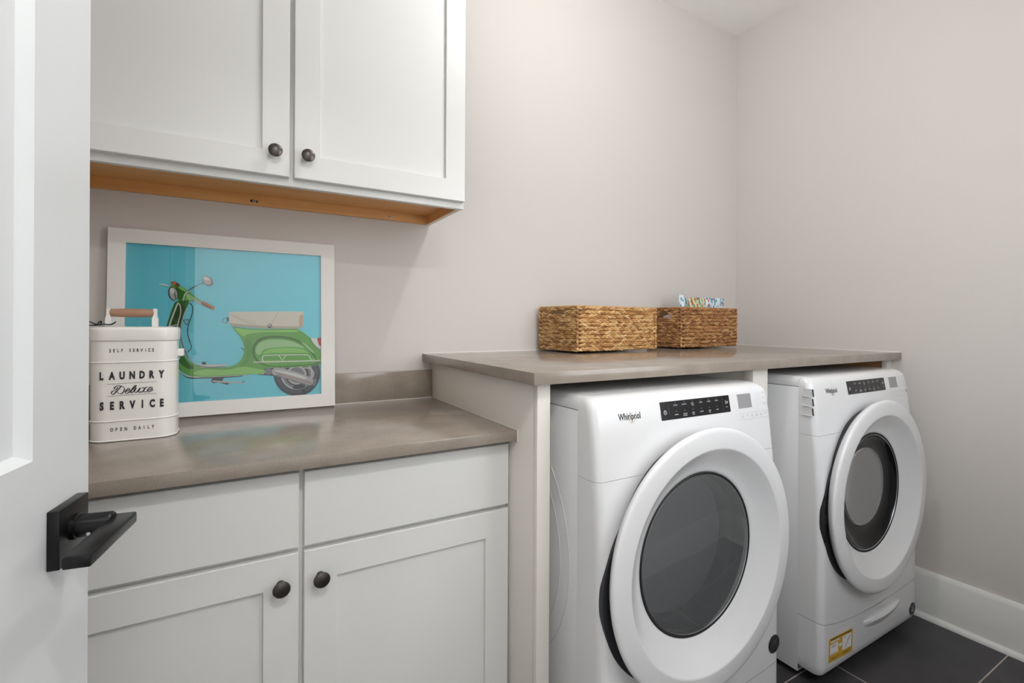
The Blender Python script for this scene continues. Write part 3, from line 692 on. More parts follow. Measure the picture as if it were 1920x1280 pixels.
ART=[('P','tyre',0,[(257.4,110.3),(256.0,95.5),(251.8,81.4),(245.0,68.7),(235.9,57.8),(225.0,49.2),(212.6,43.1),(199.3,39.8),(185.5,39.3),(171.9,41.7),(159.0,46.8),(147.1,54.4),(136.7,64.2),(128.3,75.8),(122.0,88.8),(118.2,102.7),(116.9,117.0),(118.2,131.2),(122.0,144.7),(128.2,157.2),(136.7,168.0),(147.0,176.9),(159.0,183.4),(172.0,187.3),(185.7,188.4),(199.5,186.7),(212.8,182.0),(225.2,174.7),(236.2,164.9),(245.2,153.1),(251.9,139.7),(256.1,125.2)]),
('P','rubber',0,[(248.3,110.7),(247.1,97.8),(243.4,85.5),(237.5,74.3),(229.6,64.8),(220.0,57.2),(209.2,51.8),(197.6,48.9),(185.6,48.4),(173.6,50.5),(162.2,54.9),(151.8,61.6),(142.7,70.2),(135.3,80.4),(129.8,91.8),(126.4,104.0),(125.3,116.6),(126.4,129.1),(129.8,141.0),(135.3,151.9),(142.7,161.4),(151.8,169.2),(162.3,174.9),(173.7,178.3),(185.7,179.2),(197.7,177.7),(209.4,173.6),(220.2,167.1),(229.8,158.6),(237.7,148.2),(243.5,136.5),(247.1,123.8)]),
('P','tyre',0,[(240.9,111.1),(239.8,99.6),(236.6,88.7),(231.4,78.8),(224.4,70.4),(216.0,63.6),(206.5,58.8),(196.2,56.2),(185.6,55.8),(175.0,57.6),(164.9,61.5),(155.7,67.4),(147.6,75.0),(141.0,84.1),(136.2,94.2),(133.2,105.1),(132.1,116.2),(133.1,127.3),(136.1,137.9),(141.0,147.6),(147.6,156.1),(155.7,163.0),(164.9,168.0),(175.1,171.0),(185.7,171.8),(196.3,170.4),(206.6,166.8),(216.2,161.0),(224.6,153.4),(231.5,144.3),(236.7,133.8),(239.9,122.6)]),
('P','silver',0,[(234.6,109.6),(233.6,99.3),(230.7,89.6),(226.1,80.7),(219.9,73.1),(212.4,67.1),(203.9,62.8),(194.7,60.4),(185.2,60.0),(175.8,61.6),(166.8,65.1),(158.5,70.4),(151.3,77.2),(145.4,85.4),(141.1,94.5),(138.4,104.2),(137.5,114.3),(138.4,124.2),(141.1,133.7),(145.4,142.5),(151.3,150.0),(158.5,156.2),(166.8,160.7),(175.9,163.4),(185.3,164.1),(194.8,162.8),(204.0,159.5),(212.6,154.3),(220.0,147.5),(226.2,139.3),(230.8,130.0),(233.6,119.9)]),
('P','steel',0,[(228.6,109.9),(227.7,100.9),(225.2,92.3),(221.1,84.6),(215.7,77.9),(209.1,72.6),(201.7,68.8),(193.6,66.7),(185.2,66.3),(176.9,67.7),(169.0,70.8),(161.7,75.4),(155.4,81.4),(150.2,88.6),(146.3,96.6),(143.9,105.2),(143.1,114.0),(143.9,122.8),(146.3,131.1),(150.2,138.8),(155.4,145.5),(161.7,150.9),(169.0,154.8),(177.0,157.1),(185.3,157.7),(193.7,156.6),(201.8,153.7),(209.3,149.1),(215.8,143.2),(221.2,135.9),(225.3,127.8),(227.8,119.0)]),
('P','tyre',0,[(221.9,110.2),(221.0,101.5),(218.2,93.4),(213.8,86.3),(208.0,80.4),(201.0,76.2),(193.3,73.8),(185.2,73.3),(177.2,74.8),(169.6,78.1),(162.8,83.0),(157.2,89.4),(153.0,96.9),(150.3,105.1),(149.4,113.7),(150.3,122.2),(153.0,130.1),(157.2,137.2),(162.8,143.1),(169.6,147.4),(177.3,150.0),(185.3,150.7),(193.4,149.4),(201.1,146.3),(208.1,141.3),(213.9,134.9),(218.3,127.3),(221.0,118.9)]),
('P','silver',0,[(215.3,107.0),(214.3,98.7),(211.2,91.2),(206.4,84.9),(200.2,80.2),(193.0,77.5),(185.3,76.8),(177.6,78.4),(170.5,81.9),(164.4,87.3),(159.7,94.0),(156.8,101.7),(155.8,109.9),(156.8,118.0),(159.7,125.4),(164.4,131.7),(170.5,136.5),(177.6,139.3),(185.3,140.1),(193.0,138.7),(200.3,135.3),(206.5,129.9),(211.3,123.1),(214.3,115.3)]),
('P','steel',0,[(209.4,107.3),(208.6,100.7),(206.1,94.7),(202.3,89.6),(197.3,85.9),(191.5,83.7),(185.3,83.1),(179.1,84.4),(173.3,87.2),(168.4,91.5),(164.7,96.9),(162.3,103.1),(161.5,109.6),(162.3,116.1),(164.7,122.0),(168.4,127.1),(173.4,130.9),(179.1,133.2),(185.3,133.8),(191.5,132.7),(197.3,129.9),(202.3,125.6),(206.2,120.2),(208.6,113.9)]),
('P','tyre',0,[(212.1,71.1),(211.7,69.0),(210.0,67.0),(207.1,65.1),(203.2,63.5),(198.7,62.3),(193.7,61.6),(188.7,61.5),(183.9,61.8),(179.8,62.7),(176.6,64.0),(174.4,65.7),(173.5,67.6),(173.9,69.7),(175.6,71.7),(178.4,73.6),(182.2,75.2),(186.8,76.4),(191.7,77.1),(196.7,77.3),(201.5,76.9),(205.7,76.1),(209.0,74.8),(211.2,73.1)]),
('P','dark',0,[(200.8,58.3),(210.6,57.7),(211.3,48.8),(202.1,48.3)]),
('P','tyre',0,[(87.4,133.7),(127.4,133.7),(124.4,108.0),(102.7,110.8),(72.3,114.0),(81.4,122.1)]),
('P','steel',0,[(115.0,122.2),(114.6,119.6),(113.4,117.1),(111.4,115.1),(108.9,113.6),(105.9,112.7),(102.7,112.5),(99.5,113.0),(96.6,114.2),(94.1,115.9),(92.1,118.2),(90.9,120.7),(90.5,123.4),(90.9,126.0),(92.1,128.4),(94.0,130.4),(96.6,132.0),(99.5,132.9),(102.7,133.1),(105.9,132.6),(108.8,131.4),(111.4,129.7),(113.4,127.5),(114.6,124.9)]),
('P','dark',0,[(-49.0,110.2),(-18.1,108.6),(-23.7,100.7),(-3.8,91.3),(-9.5,87.7),(-32.2,96.3),(-46.1,94.5),(-51.1,99.9)]),
('L','silver',3.9,1,[(-46.1,101.0),(-9.5,95.6),(32.3,91.9)]),
('L','steel',2.5,1,[(31.5,91.3),(35.5,97.8)]),
('L','dark',3.9,1,[(-135.4,146.4),(-124.8,130.1),(-107.4,115.2),(-71.0,112.7),(-15.3,111.7),(30.8,114.4)]),
('L','white',2.2,1,[(-134.9,143.2),(-123.4,128.4),(-106.1,117.1),(-65.5,114.7),(-9.6,114.4),(30.8,116.1),(60.3,117.3),(90.5,116.5)]),
('P','green_dark',1,[(-139.8,339.0),(-111.9,338.1),(-114.5,320.3),(-123.0,292.8),(-128.1,270.3),(-129.7,244.8),(-126.8,212.8),(-121.3,187.2),(-135.7,178.1),(-143.7,200.5),(-159.9,264.0),(-162.0,267.1),(-155.1,298.8),(-147.5,324.4)]),
('P','green_deep',1,[(-134.5,332.7),(-117.2,325.1),(-124.9,299.2),(-131.3,270.3),(-136.5,264.0),(-146.9,264.0),(-149.6,270.3),(-144.7,308.5)]),
('P','green',1,[(-126.2,289.6),(-131.7,264.0),(-133.0,232.1),(-128.0,200.1),(-138.3,178.2),(-137.4,219.4)]),
('P','green',0,[(-138.4,186.1),(-121.3,187.2),(-113.2,171.0),(-98.4,154.5),(-71.2,143.1),(-26.8,140.2),(-4.1,142.6),(13.2,148.5),(26.2,160.4),(34.0,179.6),(35.7,199.8),(31.8,216.7),(23.0,237.0),(9.8,253.9),(3.4,265.3),(42.0,259.8),(102.5,257.7),(188.0,258.9),(207.6,245.3),(227.5,227.9),(244.2,200.7),(260.0,184.8),(260.9,140.7),(230.6,135.5),(165.3,133.2),(102.7,134.4),(90.4,131.9),(87.4,116.7),(30.8,116.1),(-15.3,114.4),(-65.5,114.3),(-100.8,117.4),(-118.2,128.2),(-134.1,147.9)]),
('P','green_dark',1,[(-137.8,176.6),(-125.2,183.5),(-111.8,161.4),(-95.6,144.7),(-103.6,138.7),(-117.0,145.6),(-131.6,162.1)]),
('P','green_light',1,[(-98.2,127.2),(-65.7,137.0),(-9.7,132.9),(30.7,141.2),(72.3,132.7),(90.5,128.5),(87.4,118.4),(13.3,118.6),(-65.6,117.6)]),
('P','green_light',1,[(9.8,260.6),(42.0,256.5),(102.5,254.2),(184.7,255.4),(178.3,247.9),(102.5,248.3),(51.0,243.5),(30.3,236.9)]),
('P','green_mid',1,[(36.2,220.0),(48.1,230.0),(57.1,209.5),(51.2,165.6),(42.4,149.1),(24.8,141.4),(39.4,166.0),(40.8,196.3)]),
('P','green_dark',1,[(57.1,185.8),(59.5,202.7),(67.5,219.5),(84.1,231.3),(105.6,236.2),(133.6,236.7),(162.2,232.2),(191.2,221.2),(217.5,201.2),(237.4,177.5),(251.5,144.7),(244.0,139.6),(165.3,135.6),(111.9,137.8),(90.4,143.2),(73.7,153.0),(61.7,168.7)]),
('P','green',1,[(63.7,185.6),(66.1,202.5),(75.1,216.0),(90.3,225.4),(111.8,229.3),(136.8,229.0),(165.4,224.4),(194.5,212.3),(214.2,195.9),(234.0,170.4),(244.0,145.0),(165.3,139.1),(115.0,140.1),(95.0,145.4),(78.3,156.2),(67.7,170.2)]),
('P','green_pale',1,[(66.7,192.3),(73.6,209.2),(88.7,219.9),(111.8,224.1),(139.9,223.7),(168.6,218.0),(194.5,206.3),(207.6,195.4),(175.0,199.6),(133.6,199.4),(102.6,196.6),(87.3,190.1),(81.2,180.0),(72.2,176.9)]),
('P','green_light',1,[(85.8,171.3),(90.3,184.9),(105.7,193.1),(136.8,195.9),(178.2,195.0),(209.2,189.6),(227.4,167.0),(230.7,154.4),(87.4,156.9)]),
('P','green',1,[(90.4,171.2),(99.5,181.2),(217.4,178.0),(227.3,156.3),(90.4,159.2)]),
('P','green_pale',1,[(197.8,217.6),(220.8,201.2),(240.8,177.4),(230.7,181.3),(210.9,201.4)]),
('L','silver',2.9,0,[(61.7,153.8),(102.6,153.0),(165.4,152.1),(259.9,152.3)]),
('L','white',2.0,0,[(62.6,154.8),(102.6,154.0),(165.4,153.5),(259.9,153.4)]),
('L','white',2.2,0,[(88.0,155.6),(85.8,164.5),(87.9,172.0),(94.9,174.8),(149.4,174.3),(215.8,173.1),(223.4,168.6),(230.0,155.5)]),
('L','white',2.2,0,[(133.0,173.4),(143.1,156.4),(152.6,172.8)]),
('L','silver',22.5,1,[(125.9,121.7),(171.7,107.4),(223.9,85.2)]),
('L','steel',3.4,1,[(127.5,108.5),(171.7,92.3),(220.5,71.9)]),
('L','white',5.4,1,[(125.9,124.5),(171.7,110.9),(210.7,96.6)]),
('L','pinkish',6.4,1,[(136.8,112.6),(175.0,99.1),(227.2,79.3)]),
('P','steel',0,[(244.9,79.4),(243.9,76.5),(242.5,74.0),(240.9,72.0),(239.3,70.6),(237.7,70.0),(236.3,70.1),(235.1,71.0),(234.3,72.7),(233.8,74.9),(233.7,77.6),(234.0,80.5),(234.8,83.5),(235.9,86.4),(237.2,88.9),(238.8,90.9),(240.4,92.3),(242.0,93.0),(243.4,92.8),(244.6,91.9),(245.5,90.3),(246.0,88.0),(246.0,85.4),(245.7,82.4)]),
('L','silver',3.4,1,[(207.5,130.4),(228.9,125.9),(237.2,109.5),(232.2,95.4)]),
('P','white',0,[(226.8,227.9),(244.3,227.0),(260.2,229.4),(260.7,188.4),(247.5,197.0),(234.1,213.5)]),
('P','red',0,[(247.0,227.0),(260.5,229.0),(260.8,200.4),(252.6,205.2)]),
('L','dark',1.2,1,[(226.2,229.7),(234.1,212.8),(247.5,196.0),(260.4,187.7)]),
('P','cream',0,[(-7.2,309.0),(-3.5,311.4),(71.8,313.3),(165.4,315.4),(205.1,315.4),(206.7,306.8),(205.0,271.0),(201.1,263.1),(187.4,258.9),(105.5,259.7),(36.1,263.9),(-1.3,267.3),(-4.8,277.3),(-4.8,294.0)]),
('P','cream_dark',0,[(-3.3,277.3),(36.0,272.4),(102.4,268.0),(187.4,266.7),(201.8,271.0),(201.1,263.9),(187.4,258.9),(105.5,259.7),(36.1,263.9),(-1.3,267.3)]),
('P','tan',1,[(194.6,301.3),(205.1,303.2),(203.7,271.0),(197.8,263.9),(192.6,278.1)]),
('L','cream_dark',1.5,1,[(-2.0,304.0),(18.4,290.8),(41.9,279.2),(67.4,274.8)]),
('L','cream_dark',1.2,1,[(9.6,299.2),(36.0,287.6),(65.8,282.7)]),
('L','cream_dark',1.5,1,[(128.8,312.8),(121.0,291.7),(111.7,274.3)]),
('P','steel',0,[(113.6,268.0),(113.3,266.1),(112.6,264.2),(111.4,262.7),(109.9,261.4),(108.1,260.7),(106.2,260.4),(104.2,260.7),(102.5,261.5),(100.9,262.7),(99.7,264.2),(99.0,266.1),(98.7,268.0),(99.0,270.0),(99.7,271.8),(100.9,273.4),(102.4,274.6),(104.2,275.4),(106.1,275.7),(108.1,275.4),(109.9,274.6),(111.4,273.4),(112.6,271.9),(113.3,270.0)]),
('P','silver',0,[(108.6,270.8),(108.5,269.9),(108.1,269.1),(107.5,268.4),(106.8,267.8),(105.9,267.5),(104.9,267.3),(104.0,267.5),(103.1,267.8),(102.3,268.4),(101.7,269.1),(101.3,269.9),(101.2,270.8),(101.3,271.7),(101.7,272.5),(102.3,273.2),(103.1,273.8),(103.9,274.1),(104.9,274.3),(105.9,274.2),(106.8,273.8),(107.5,273.3),(108.1,272.5),(108.5,271.7)]),
('P','dark',0,[(108.6,263.2),(108.5,262.7),(108.2,262.2),(107.7,261.7),(107.1,261.4),(106.3,261.2),(105.5,261.1),(104.7,261.2),(104.0,261.4),(103.4,261.7),(102.9,262.2),(102.6,262.7),(102.5,263.2),(102.6,263.7),(102.9,264.2),(103.4,264.7),(104.0,265.0),(104.7,265.2),(105.5,265.3),(106.3,265.2),(107.1,265.0),(107.7,264.7),(108.2,264.2),(108.5,263.7)]),
('L','steel',1.5,1,[(-7.1,290.6),(-16.3,291.9),(-22.5,287.2),(-21.9,279.9),(-15.6,276.6),(-9.1,280.6)]),
('P','dark',0,[(-12.0,295.6),(-6.6,292.3),(-6.5,283.9),(-11.1,281.2)]),
('P','silver',0,[(-93.6,154.9),(-76.7,152.0),(-12.1,150.5),(-7.5,147.0),(-15.5,142.7),(-51.9,141.6),(-76.7,144.0)]),
('L','dark',1.2,1,[(-93.0,154.9),(-76.7,147.2),(-49.2,142.8),(-15.5,144.0)]),
('L','white',1.5,1,[(-90.3,154.2),(-60.3,148.5),(-12.1,148.5)]),
('P','dark',0,[(-63.9,155.4),(-64.1,154.3),(-64.7,153.2),(-65.6,152.3),(-66.9,151.6),(-68.3,151.2),(-69.9,151.1),(-71.5,151.3),(-72.9,151.8),(-74.2,152.6),(-75.1,153.6),(-75.7,154.7),(-75.9,155.9),(-75.8,157.0),(-75.2,158.1),(-74.2,159.0),(-73.0,159.7),(-71.5,160.1),(-70.0,160.2),(-68.4,160.0),(-66.9,159.5),(-65.7,158.7),(-64.7,157.7),(-64.1,156.6)]),
('L','tyre',2.0,1,[(27.5,200.0),(34.9,193.1)]),
('L','white',3.2,1,[(-137.1,332.7),(-144.7,308.5),(-152.3,283.0),(-156.8,264.0)]),
('L','white',2.2,1,[(-135.8,335.9),(-130.2,326.4),(-129.0,305.6),(-133.5,283.1),(-136.5,265.5)]),
('L','white',1.7,1,[(-154.8,266.2),(-137.9,271.0)]),
('L','silver',2.5,1,[(-115.0,320.3),(-123.0,292.8),(-127.3,263.9),(-126.5,235.2),(-118.8,203.1),(-106.6,172.4),(-93.0,154.3)]),
('L','dark',1.2,1,[(-116.9,320.2),(-124.9,292.8),(-129.1,263.9),(-128.3,235.2),(-120.7,203.1),(-108.7,171.5)]),
('L','dark',1.7,1,[(-106.6,336.6),(-100.3,327.0),(-99.6,309.2),(-104.8,286.5),(-110.5,263.9),(-110.9,244.7),(-107.0,225.3),(-101.5,204.3),(-110.7,190.1)]),
('L','dark',1.2,1,[(-123.0,284.8),(-107.5,287.2)]),
('L','dark',1.2,1,[(-121.3,283.2),(-114.1,270.4),(-108.8,284.9)]),
('L','white',1.7,1,[(-121.3,187.2),(-134.3,170.1)]),
('P','green_dark',0,[(-135.9,343.9),(-126.7,347.4),(-108.0,347.9),(-110.0,333.3),(-115.8,324.5),(-129.2,331.2)]),
('P','green',1,[(-154.6,381.7),(-145.5,387.8),(-127.0,383.4),(-110.9,372.1),(-94.6,356.4),(-74.8,339.7),(-73.9,334.2),(-91.8,342.5),(-103.9,342.2),(-118.7,343.7),(-135.9,345.5),(-140.0,366.2)]),
('P','green_dark',1,[(-142.8,380.5),(-129.6,379.5),(-118.9,367.0),(-121.4,347.5),(-134.6,347.1),(-138.7,366.3)]),
('P','green_light',1,[(-136.3,385.0),(-125.6,380.9),(-114.9,372.9),(-120.2,371.4),(-132.2,377.8)]),
('P','green_pale',1,[(-114.8,362.3),(-102.7,358.5),(-91.8,348.4),(-102.6,344.8),(-112.0,347.8)]),
('L','white',2.0,1,[(-108.2,372.2),(-118.8,362.1),(-123.5,343.6)]),
('L','dark',1.7,1,[(-110.4,372.1),(-100.2,382.3),(-86.7,390.4),(-73.0,398.8)]),
('L','silver',1.0,1,[(-108.7,371.9),(-94.8,383.5),(-74.4,398.1)]),
('P','steel',0,[(-49.4,393.3),(-51.6,390.9),(-54.5,389.4),(-57.9,388.9),(-61.6,389.5),(-65.3,391.1),(-68.8,393.6),(-71.8,396.8),(-74.1,400.5),(-75.6,404.5),(-76.2,408.4),(-75.8,412.1),(-74.5,415.3),(-72.3,417.7),(-69.5,419.2),(-66.1,419.7),(-62.4,419.1),(-58.7,417.5),(-55.2,415.1),(-52.2,411.9),(-49.8,408.1),(-48.3,404.1),(-47.7,400.1),(-48.1,396.4)]),
('P','silver',0,[(-53.8,397.4),(-55.6,395.3),(-57.9,394.0),(-60.7,393.5),(-63.7,393.8),(-66.7,394.9),(-69.5,396.8),(-72.0,399.3),(-74.0,402.2),(-75.3,405.4),(-75.8,408.6),(-75.6,411.6),(-74.6,414.2),(-72.9,416.3),(-70.6,417.7),(-67.8,418.2),(-64.8,417.9),(-61.8,416.8),(-58.9,414.9),(-56.4,412.4),(-54.4,409.5),(-53.1,406.3),(-52.5,403.1),(-52.8,400.0)]),
('P','white',0,[(-57.5,408.1),(-58.1,407.0),(-59.2,406.3),(-60.8,405.8),(-62.6,405.8),(-64.6,406.0),(-66.7,406.7),(-68.7,407.6),(-70.4,408.8),(-71.8,410.1),(-72.8,411.5),(-73.3,412.8),(-73.2,414.1),(-72.6,415.1),(-71.5,415.9),(-70.0,416.3),(-68.2,416.4),(-66.2,416.1),(-64.1,415.5),(-62.1,414.6),(-60.3,413.4),(-58.9,412.1),(-57.9,410.7),(-57.5,409.3)]),
('P','dark',0,[(-137.7,366.4),(-137.0,361.1),(-137.0,356.0),(-137.9,351.3),(-139.4,347.4),(-141.5,344.6),(-144.2,343.0),(-147.1,342.8),(-150.0,343.9),(-152.9,346.3),(-155.4,349.8),(-157.5,354.2),(-159.0,359.1),(-159.7,364.3),(-159.7,369.4),(-158.8,374.1),(-157.3,377.9),(-155.2,380.8),(-152.6,382.4),(-149.7,382.7),(-146.7,381.6),(-143.9,379.3),(-141.3,375.7),(-139.2,371.3)]),
('P','silver',0,[(-138.2,365.9),(-137.5,361.1),(-137.5,356.5),(-138.2,352.3),(-139.5,348.8),(-141.3,346.3),(-143.5,344.9),(-146.0,344.7),(-148.6,345.8),(-151.1,348.0),(-153.3,351.2),(-155.1,355.2),(-156.4,359.7),(-157.1,364.4),(-157.1,369.0),(-156.5,373.2),(-155.2,376.7),(-153.4,379.2),(-151.2,380.6),(-148.7,380.8),(-146.1,379.8),(-143.6,377.6),(-141.4,374.4),(-139.5,370.4)]),
('P','white',0,[(-145.0,372.4),(-144.7,370.3),(-144.8,368.2),(-145.2,366.2),(-146.0,364.6),(-147.1,363.4),(-148.3,362.7),(-149.7,362.5),(-151.1,362.9),(-152.4,363.8),(-153.5,365.2),(-154.5,366.9),(-155.1,368.9),(-155.3,371.1),(-155.3,373.2),(-154.8,375.1),(-154.0,376.7),(-153.0,377.9),(-151.7,378.7),(-150.4,378.8),(-149.0,378.5),(-147.7,377.5),(-146.5,376.2),(-145.6,374.4)]),
('P','steel',0,[(-140.5,357.0),(-140.1,353.8),(-139.8,350.7),(-139.7,348.0),(-139.9,345.9),(-140.2,344.5),(-140.6,344.0),(-141.2,344.3),(-141.9,345.4),(-142.7,347.3),(-143.4,349.8),(-144.1,352.8),(-144.6,356.0),(-145.1,359.3),(-145.3,362.3),(-145.4,365.0),(-145.3,367.1),(-145.0,368.5),(-144.5,369.1),(-143.9,368.8),(-143.2,367.6),(-142.5,365.8),(-141.8,363.2),(-141.1,360.3)]),
('L','tan_dark',8.8,0,[(-148.7,394.1),(-136.3,388.2)]),
('P','brown',0,[(-141.1,393.5),(-141.3,391.8),(-141.8,390.2),(-142.7,388.8),(-143.9,387.8),(-145.3,387.1),(-146.8,386.8),(-148.3,386.9),(-149.7,387.5),(-150.9,388.5),(-151.8,389.8),(-152.4,391.3),(-152.6,392.9),(-152.4,394.6),(-151.9,396.2),(-151.0,397.5),(-149.8,398.6),(-148.4,399.3),(-146.9,399.6),(-145.4,399.5),(-144.0,398.9),(-142.8,397.9),(-141.9,396.6),(-141.3,395.1)]),
('L','white',3.4,1,[(-179.1,388.2),(-168.9,388.1),(-159.0,384.7)]),
('L','silver',5.4,0,[(-95.0,345.7),(-75.9,334.1)]),
('L','tan_dark',9.8,0,[(-72.6,336.5),(-50.3,323.8)]),
('L','brown',5.4,0,[(-71.2,338.5),(-49.8,326.5)]),
('P','brown',0,[(-43.8,320.3),(-44.5,318.9),(-45.5,317.7),(-46.6,316.9),(-47.8,316.5),(-49.1,316.4),(-50.3,316.8),(-51.3,317.6),(-52.2,318.8),(-52.7,320.1),(-52.9,321.7),(-52.8,323.3),(-52.4,324.8),(-51.7,326.3),(-50.7,327.4),(-49.6,328.2),(-48.3,328.7),(-47.1,328.7),(-45.9,328.3),(-44.8,327.5),(-44.0,326.4),(-43.5,325.0),(-43.2,323.4),(-43.3,321.8)]),
]
DELUXE= [[(-32.8, 122.4), (-30.5, 121.9), (-27.7, 123.9), (-27.2, 126.4)], [(-32.8, 122.4), (-33.3, 125.0), (-31.1, 128.4), (-26.6, 130.1), (-22.2, 129.6), (-18.2, 128.7), (-15.4, 125.3), (-14.5, 121.6), (-15.3, 117.4), (-17.6, 113.2), (-21.0, 111.3), (-24.3, 111.5), (-27.1, 113.9), (-29.4, 116.9), (-32.2, 119.1), (-35.2, 119.0), (-37.7, 116.7), (-38.7, 113.9), (-37.2, 111.0), (-34.4, 111.5), (-30.5, 115.5), (-26.6, 120.3), (-23.3, 125.0), (-20.2, 129.1)], [(-12.5, 116.1), (-9.7, 117.0), (-6.3, 118.6), (-4.6, 121.0), (-5.7, 122.9), (-8.0, 122.3), (-11.1, 118.9), (-12.8, 115.1), (-12.5, 112.2), (-10.2, 111.3), (-6.8, 113.2), (-3.4, 116.6)], [(-3.4, 116.6), (1.2, 120.6), (5.7, 125.4), (7.5, 128.6), (5.7, 129.0), (2.9, 125.9), (-0.3, 120.7), (-2.3, 115.8), (-3.4, 113.0), (-1.1, 112.0), (2.3, 115.5), (5.2, 120.4)], [(5.2, 120.4), (7.5, 123.1), (5.2, 118.2), (4.3, 113.9), (6.4, 112.0), (9.8, 115.0), (12.7, 119.2), (15.3, 122.6)], [(15.3, 122.6), (12.7, 117.0), (11.9, 113.4), (13.3, 111.9), (16.2, 113.8)], [(19.1, 122.4), (21.7, 123.0), (22.6, 119.3), (22.0, 114.9), (23.2, 112.3), (26.1, 113.2)], [(28.4, 124.0), (25.5, 122.7), (22.0, 117.1), (19.1, 112.9), (17.1, 112.3)], [(28.5, 115.2), (31.4, 116.5), (35.5, 118.4), (38.2, 121.6), (37.0, 123.8), (34.3, 123.3), (30.8, 119.5), (28.8, 115.2), (29.1, 112.6), (31.4, 112.1), (35.5, 114.0), (39.1, 117.5)]]
pr = MB(); TP = FRONT((0, .0085, 0))
pr.flat([(ix0-.003, iz0-.003), (ix1+.003, iz0-.003), (ix1+.003, iz1+.003), (ix0-.003, iz1+.003)], TP, -.001, 0)
def clip(p): return (max(ix0, min(ix1, p[0])), max(iz0, min(iz1, p[1])))
for k, a in enumerate(ART):
    z = .00002*k
    if a[0] == 'P':
        pts = [(x/1000, y/1000) for x, y in a[3]]
        if a[2]: pts = spline(pts, True, 4)
        pr.flat([clip(p) for p in pts], TP, z, keys.index(a[1]))
    else:
        pts = [(x/1000, y/1000) for x, y in a[4]]
        if a[3] and len(pts) > 2: pts = spline(pts, False, 5)
        pr2 = MB(); add_ribbon(pr2, pts, a[2]*1.19/1000, TP, z, keys.index(a[1]))
        n = len(pr2.v)
        inv = TP.inverted(); pr2.v = [tuple(TP @ Vector((*clip((inv @ Vector(p))[:2]), z))) for p in pr2.v]
        o = len(pr.v); pr.v += pr2.v; pr.f += [tuple(i+o for i in f) for f in pr2.f]; pr.m += pr2.m; pr.sm += pr2.sm
pr.build('print', PM, pic, label='teal print showing a green scooter with a cream seat')
MB().box(ix0-.002, ix1+.002, .0048, .0062, iz0-.002, iz1+.002).build('glass', 'picglass', pic, label='clear picture glass')
MB().box(-.296, .300, .0192, .0215, .004, .54).build('backing_board', 'ink', pic)

# ------------------------------------------------------------------ laundry tin
tin = thing('laundry_tin', 'ivory enamel laundry tin with black lettering and a wooden-grip lid, standing by the picture', 'tin', (-2.680, -.316, .9143))
def rr_lathe(mb, rows, W, Dp, R, mi=0, capa=True, capb=True):
    vs = []; n = None
    for (ins, z) in rows:
        o = rrect(W-2*ins, Dp-2*ins, max(.004, R-ins), 8, 0, Dp/2); n = len(o)
        vs += [(x, y, z) for x, y in o]
    k = len(rows); fs = [(i*n+j, i*n+(j+1) % n, (i+1)*n+(j+1) % n, (i+1)*n+j) for i in range(k-1) for j in range(n)]
    mb.add(vs, fs, mi, True)
    if capa: mb.add(vs[:n], [tuple(range(n))], mi)
    if capb: mb.add(vs[-n:], [tuple(range(n))], mi)
    return mb
def bead(z, w=.0022, o=.0016): return [(.0006, z-w), (-o*.6, z-w*.55), (-o, z), (-o*.6, z+w*.55), (.0006, z+w)]
rows = [(.002, 0), (-.0006, .0008), (-.0012, .002), (-.0006, .0033), (.0006, .004)]+bead(.0478)+bead(.1845)+[(.0006, .2335), (.003, .236)]
rr_lathe(MB(), rows, .168, .118, .036).build('tin_body', 'tin', tin)
lid = rr_lathe(MB(), [(.001, .2352), (-.0022, .2354), (-.0026, .2365), (-.0026, .2595), (-.0020, .2630), (-.0002, .2655), (.0025, .2670), (.0065, .2677), (.02, .2679)], .168, .118, .037).build('lid', 'tin', tin, label='ivory lid with rounded edge')
HY_ = .064
for x in (-.0555, .0355):
    b = MB()
    pr_ = [(-.0060, .2665), (.0060, .2665), (.0060, .286), (.0055, .290), (.0040, .293), (.0036, .296), (.0036, .312), (.0030, .3128), (-.0030, .3128), (-.0036, .312), (-.0036, .296), (-.0040, .293), (-.0055, .290), (-.0060, .286)]
    b.prism([(px+x, pz) for px, pz in pr_], FRONT((0, HY_, 0)), -.008, .008)
    b.build('handle_bracket', 'frame', lid, label='white handle bracket')
MB().tube([(-.053+.0865*k/10, HY_, .3015) for k in range(11)], [.0092]+[.0096, .0101, .0104, .0105, .0106, .0105, .0104, .0101, .0096]+[.0092], 24).build('handle_grip', 'grip', lid, label='brown wooden grip')
lug = MB().box(.081, .0955, .055, .075, .193, .2115, .0012).build('side_lug', 'frame', tin, label='white side lug')
cd = MB(); zz = .2712
def cord(p, r=.0014): cd.tube(spline(p, False, 6), r, 8)
cord([(-.0875, .030, zz-.0005), (-.080, .034, zz+.0002), (-.070, .044, zz+.001), (-.062, .050, zz+.0025), (-.052, .052, zz+.0015), (-.043, .050, zz+.0050), (-.0395, .048, zz+.0085)])
cord([(-.086, .036, zz+.0085), (-.079, .040, zz+.0045), (-.070, .044, zz+.001), (-.066, .047, zz+.0085), (-.071, .049, zz+.0075), (-.074, .046, zz+.0005), (-.082, .042, zz)])
cord([(-.068, .044, zz+.002), (-.064, .052, zz+.003), (-.0615, .064, zz+.003), (-.0615, .074, zz+.003), (-.055, .0735, zz+.003), (-.0495, .072, zz+.003), (-.0485, .060, zz+.002), (-.052, .054, zz+.002), (-.060, .050, zz+.002)], .001)
cd.build('cord_tie', 'cord', lid, label='black cord knotted round the bracket')
TF = FRONT((0, -.0004, 0))
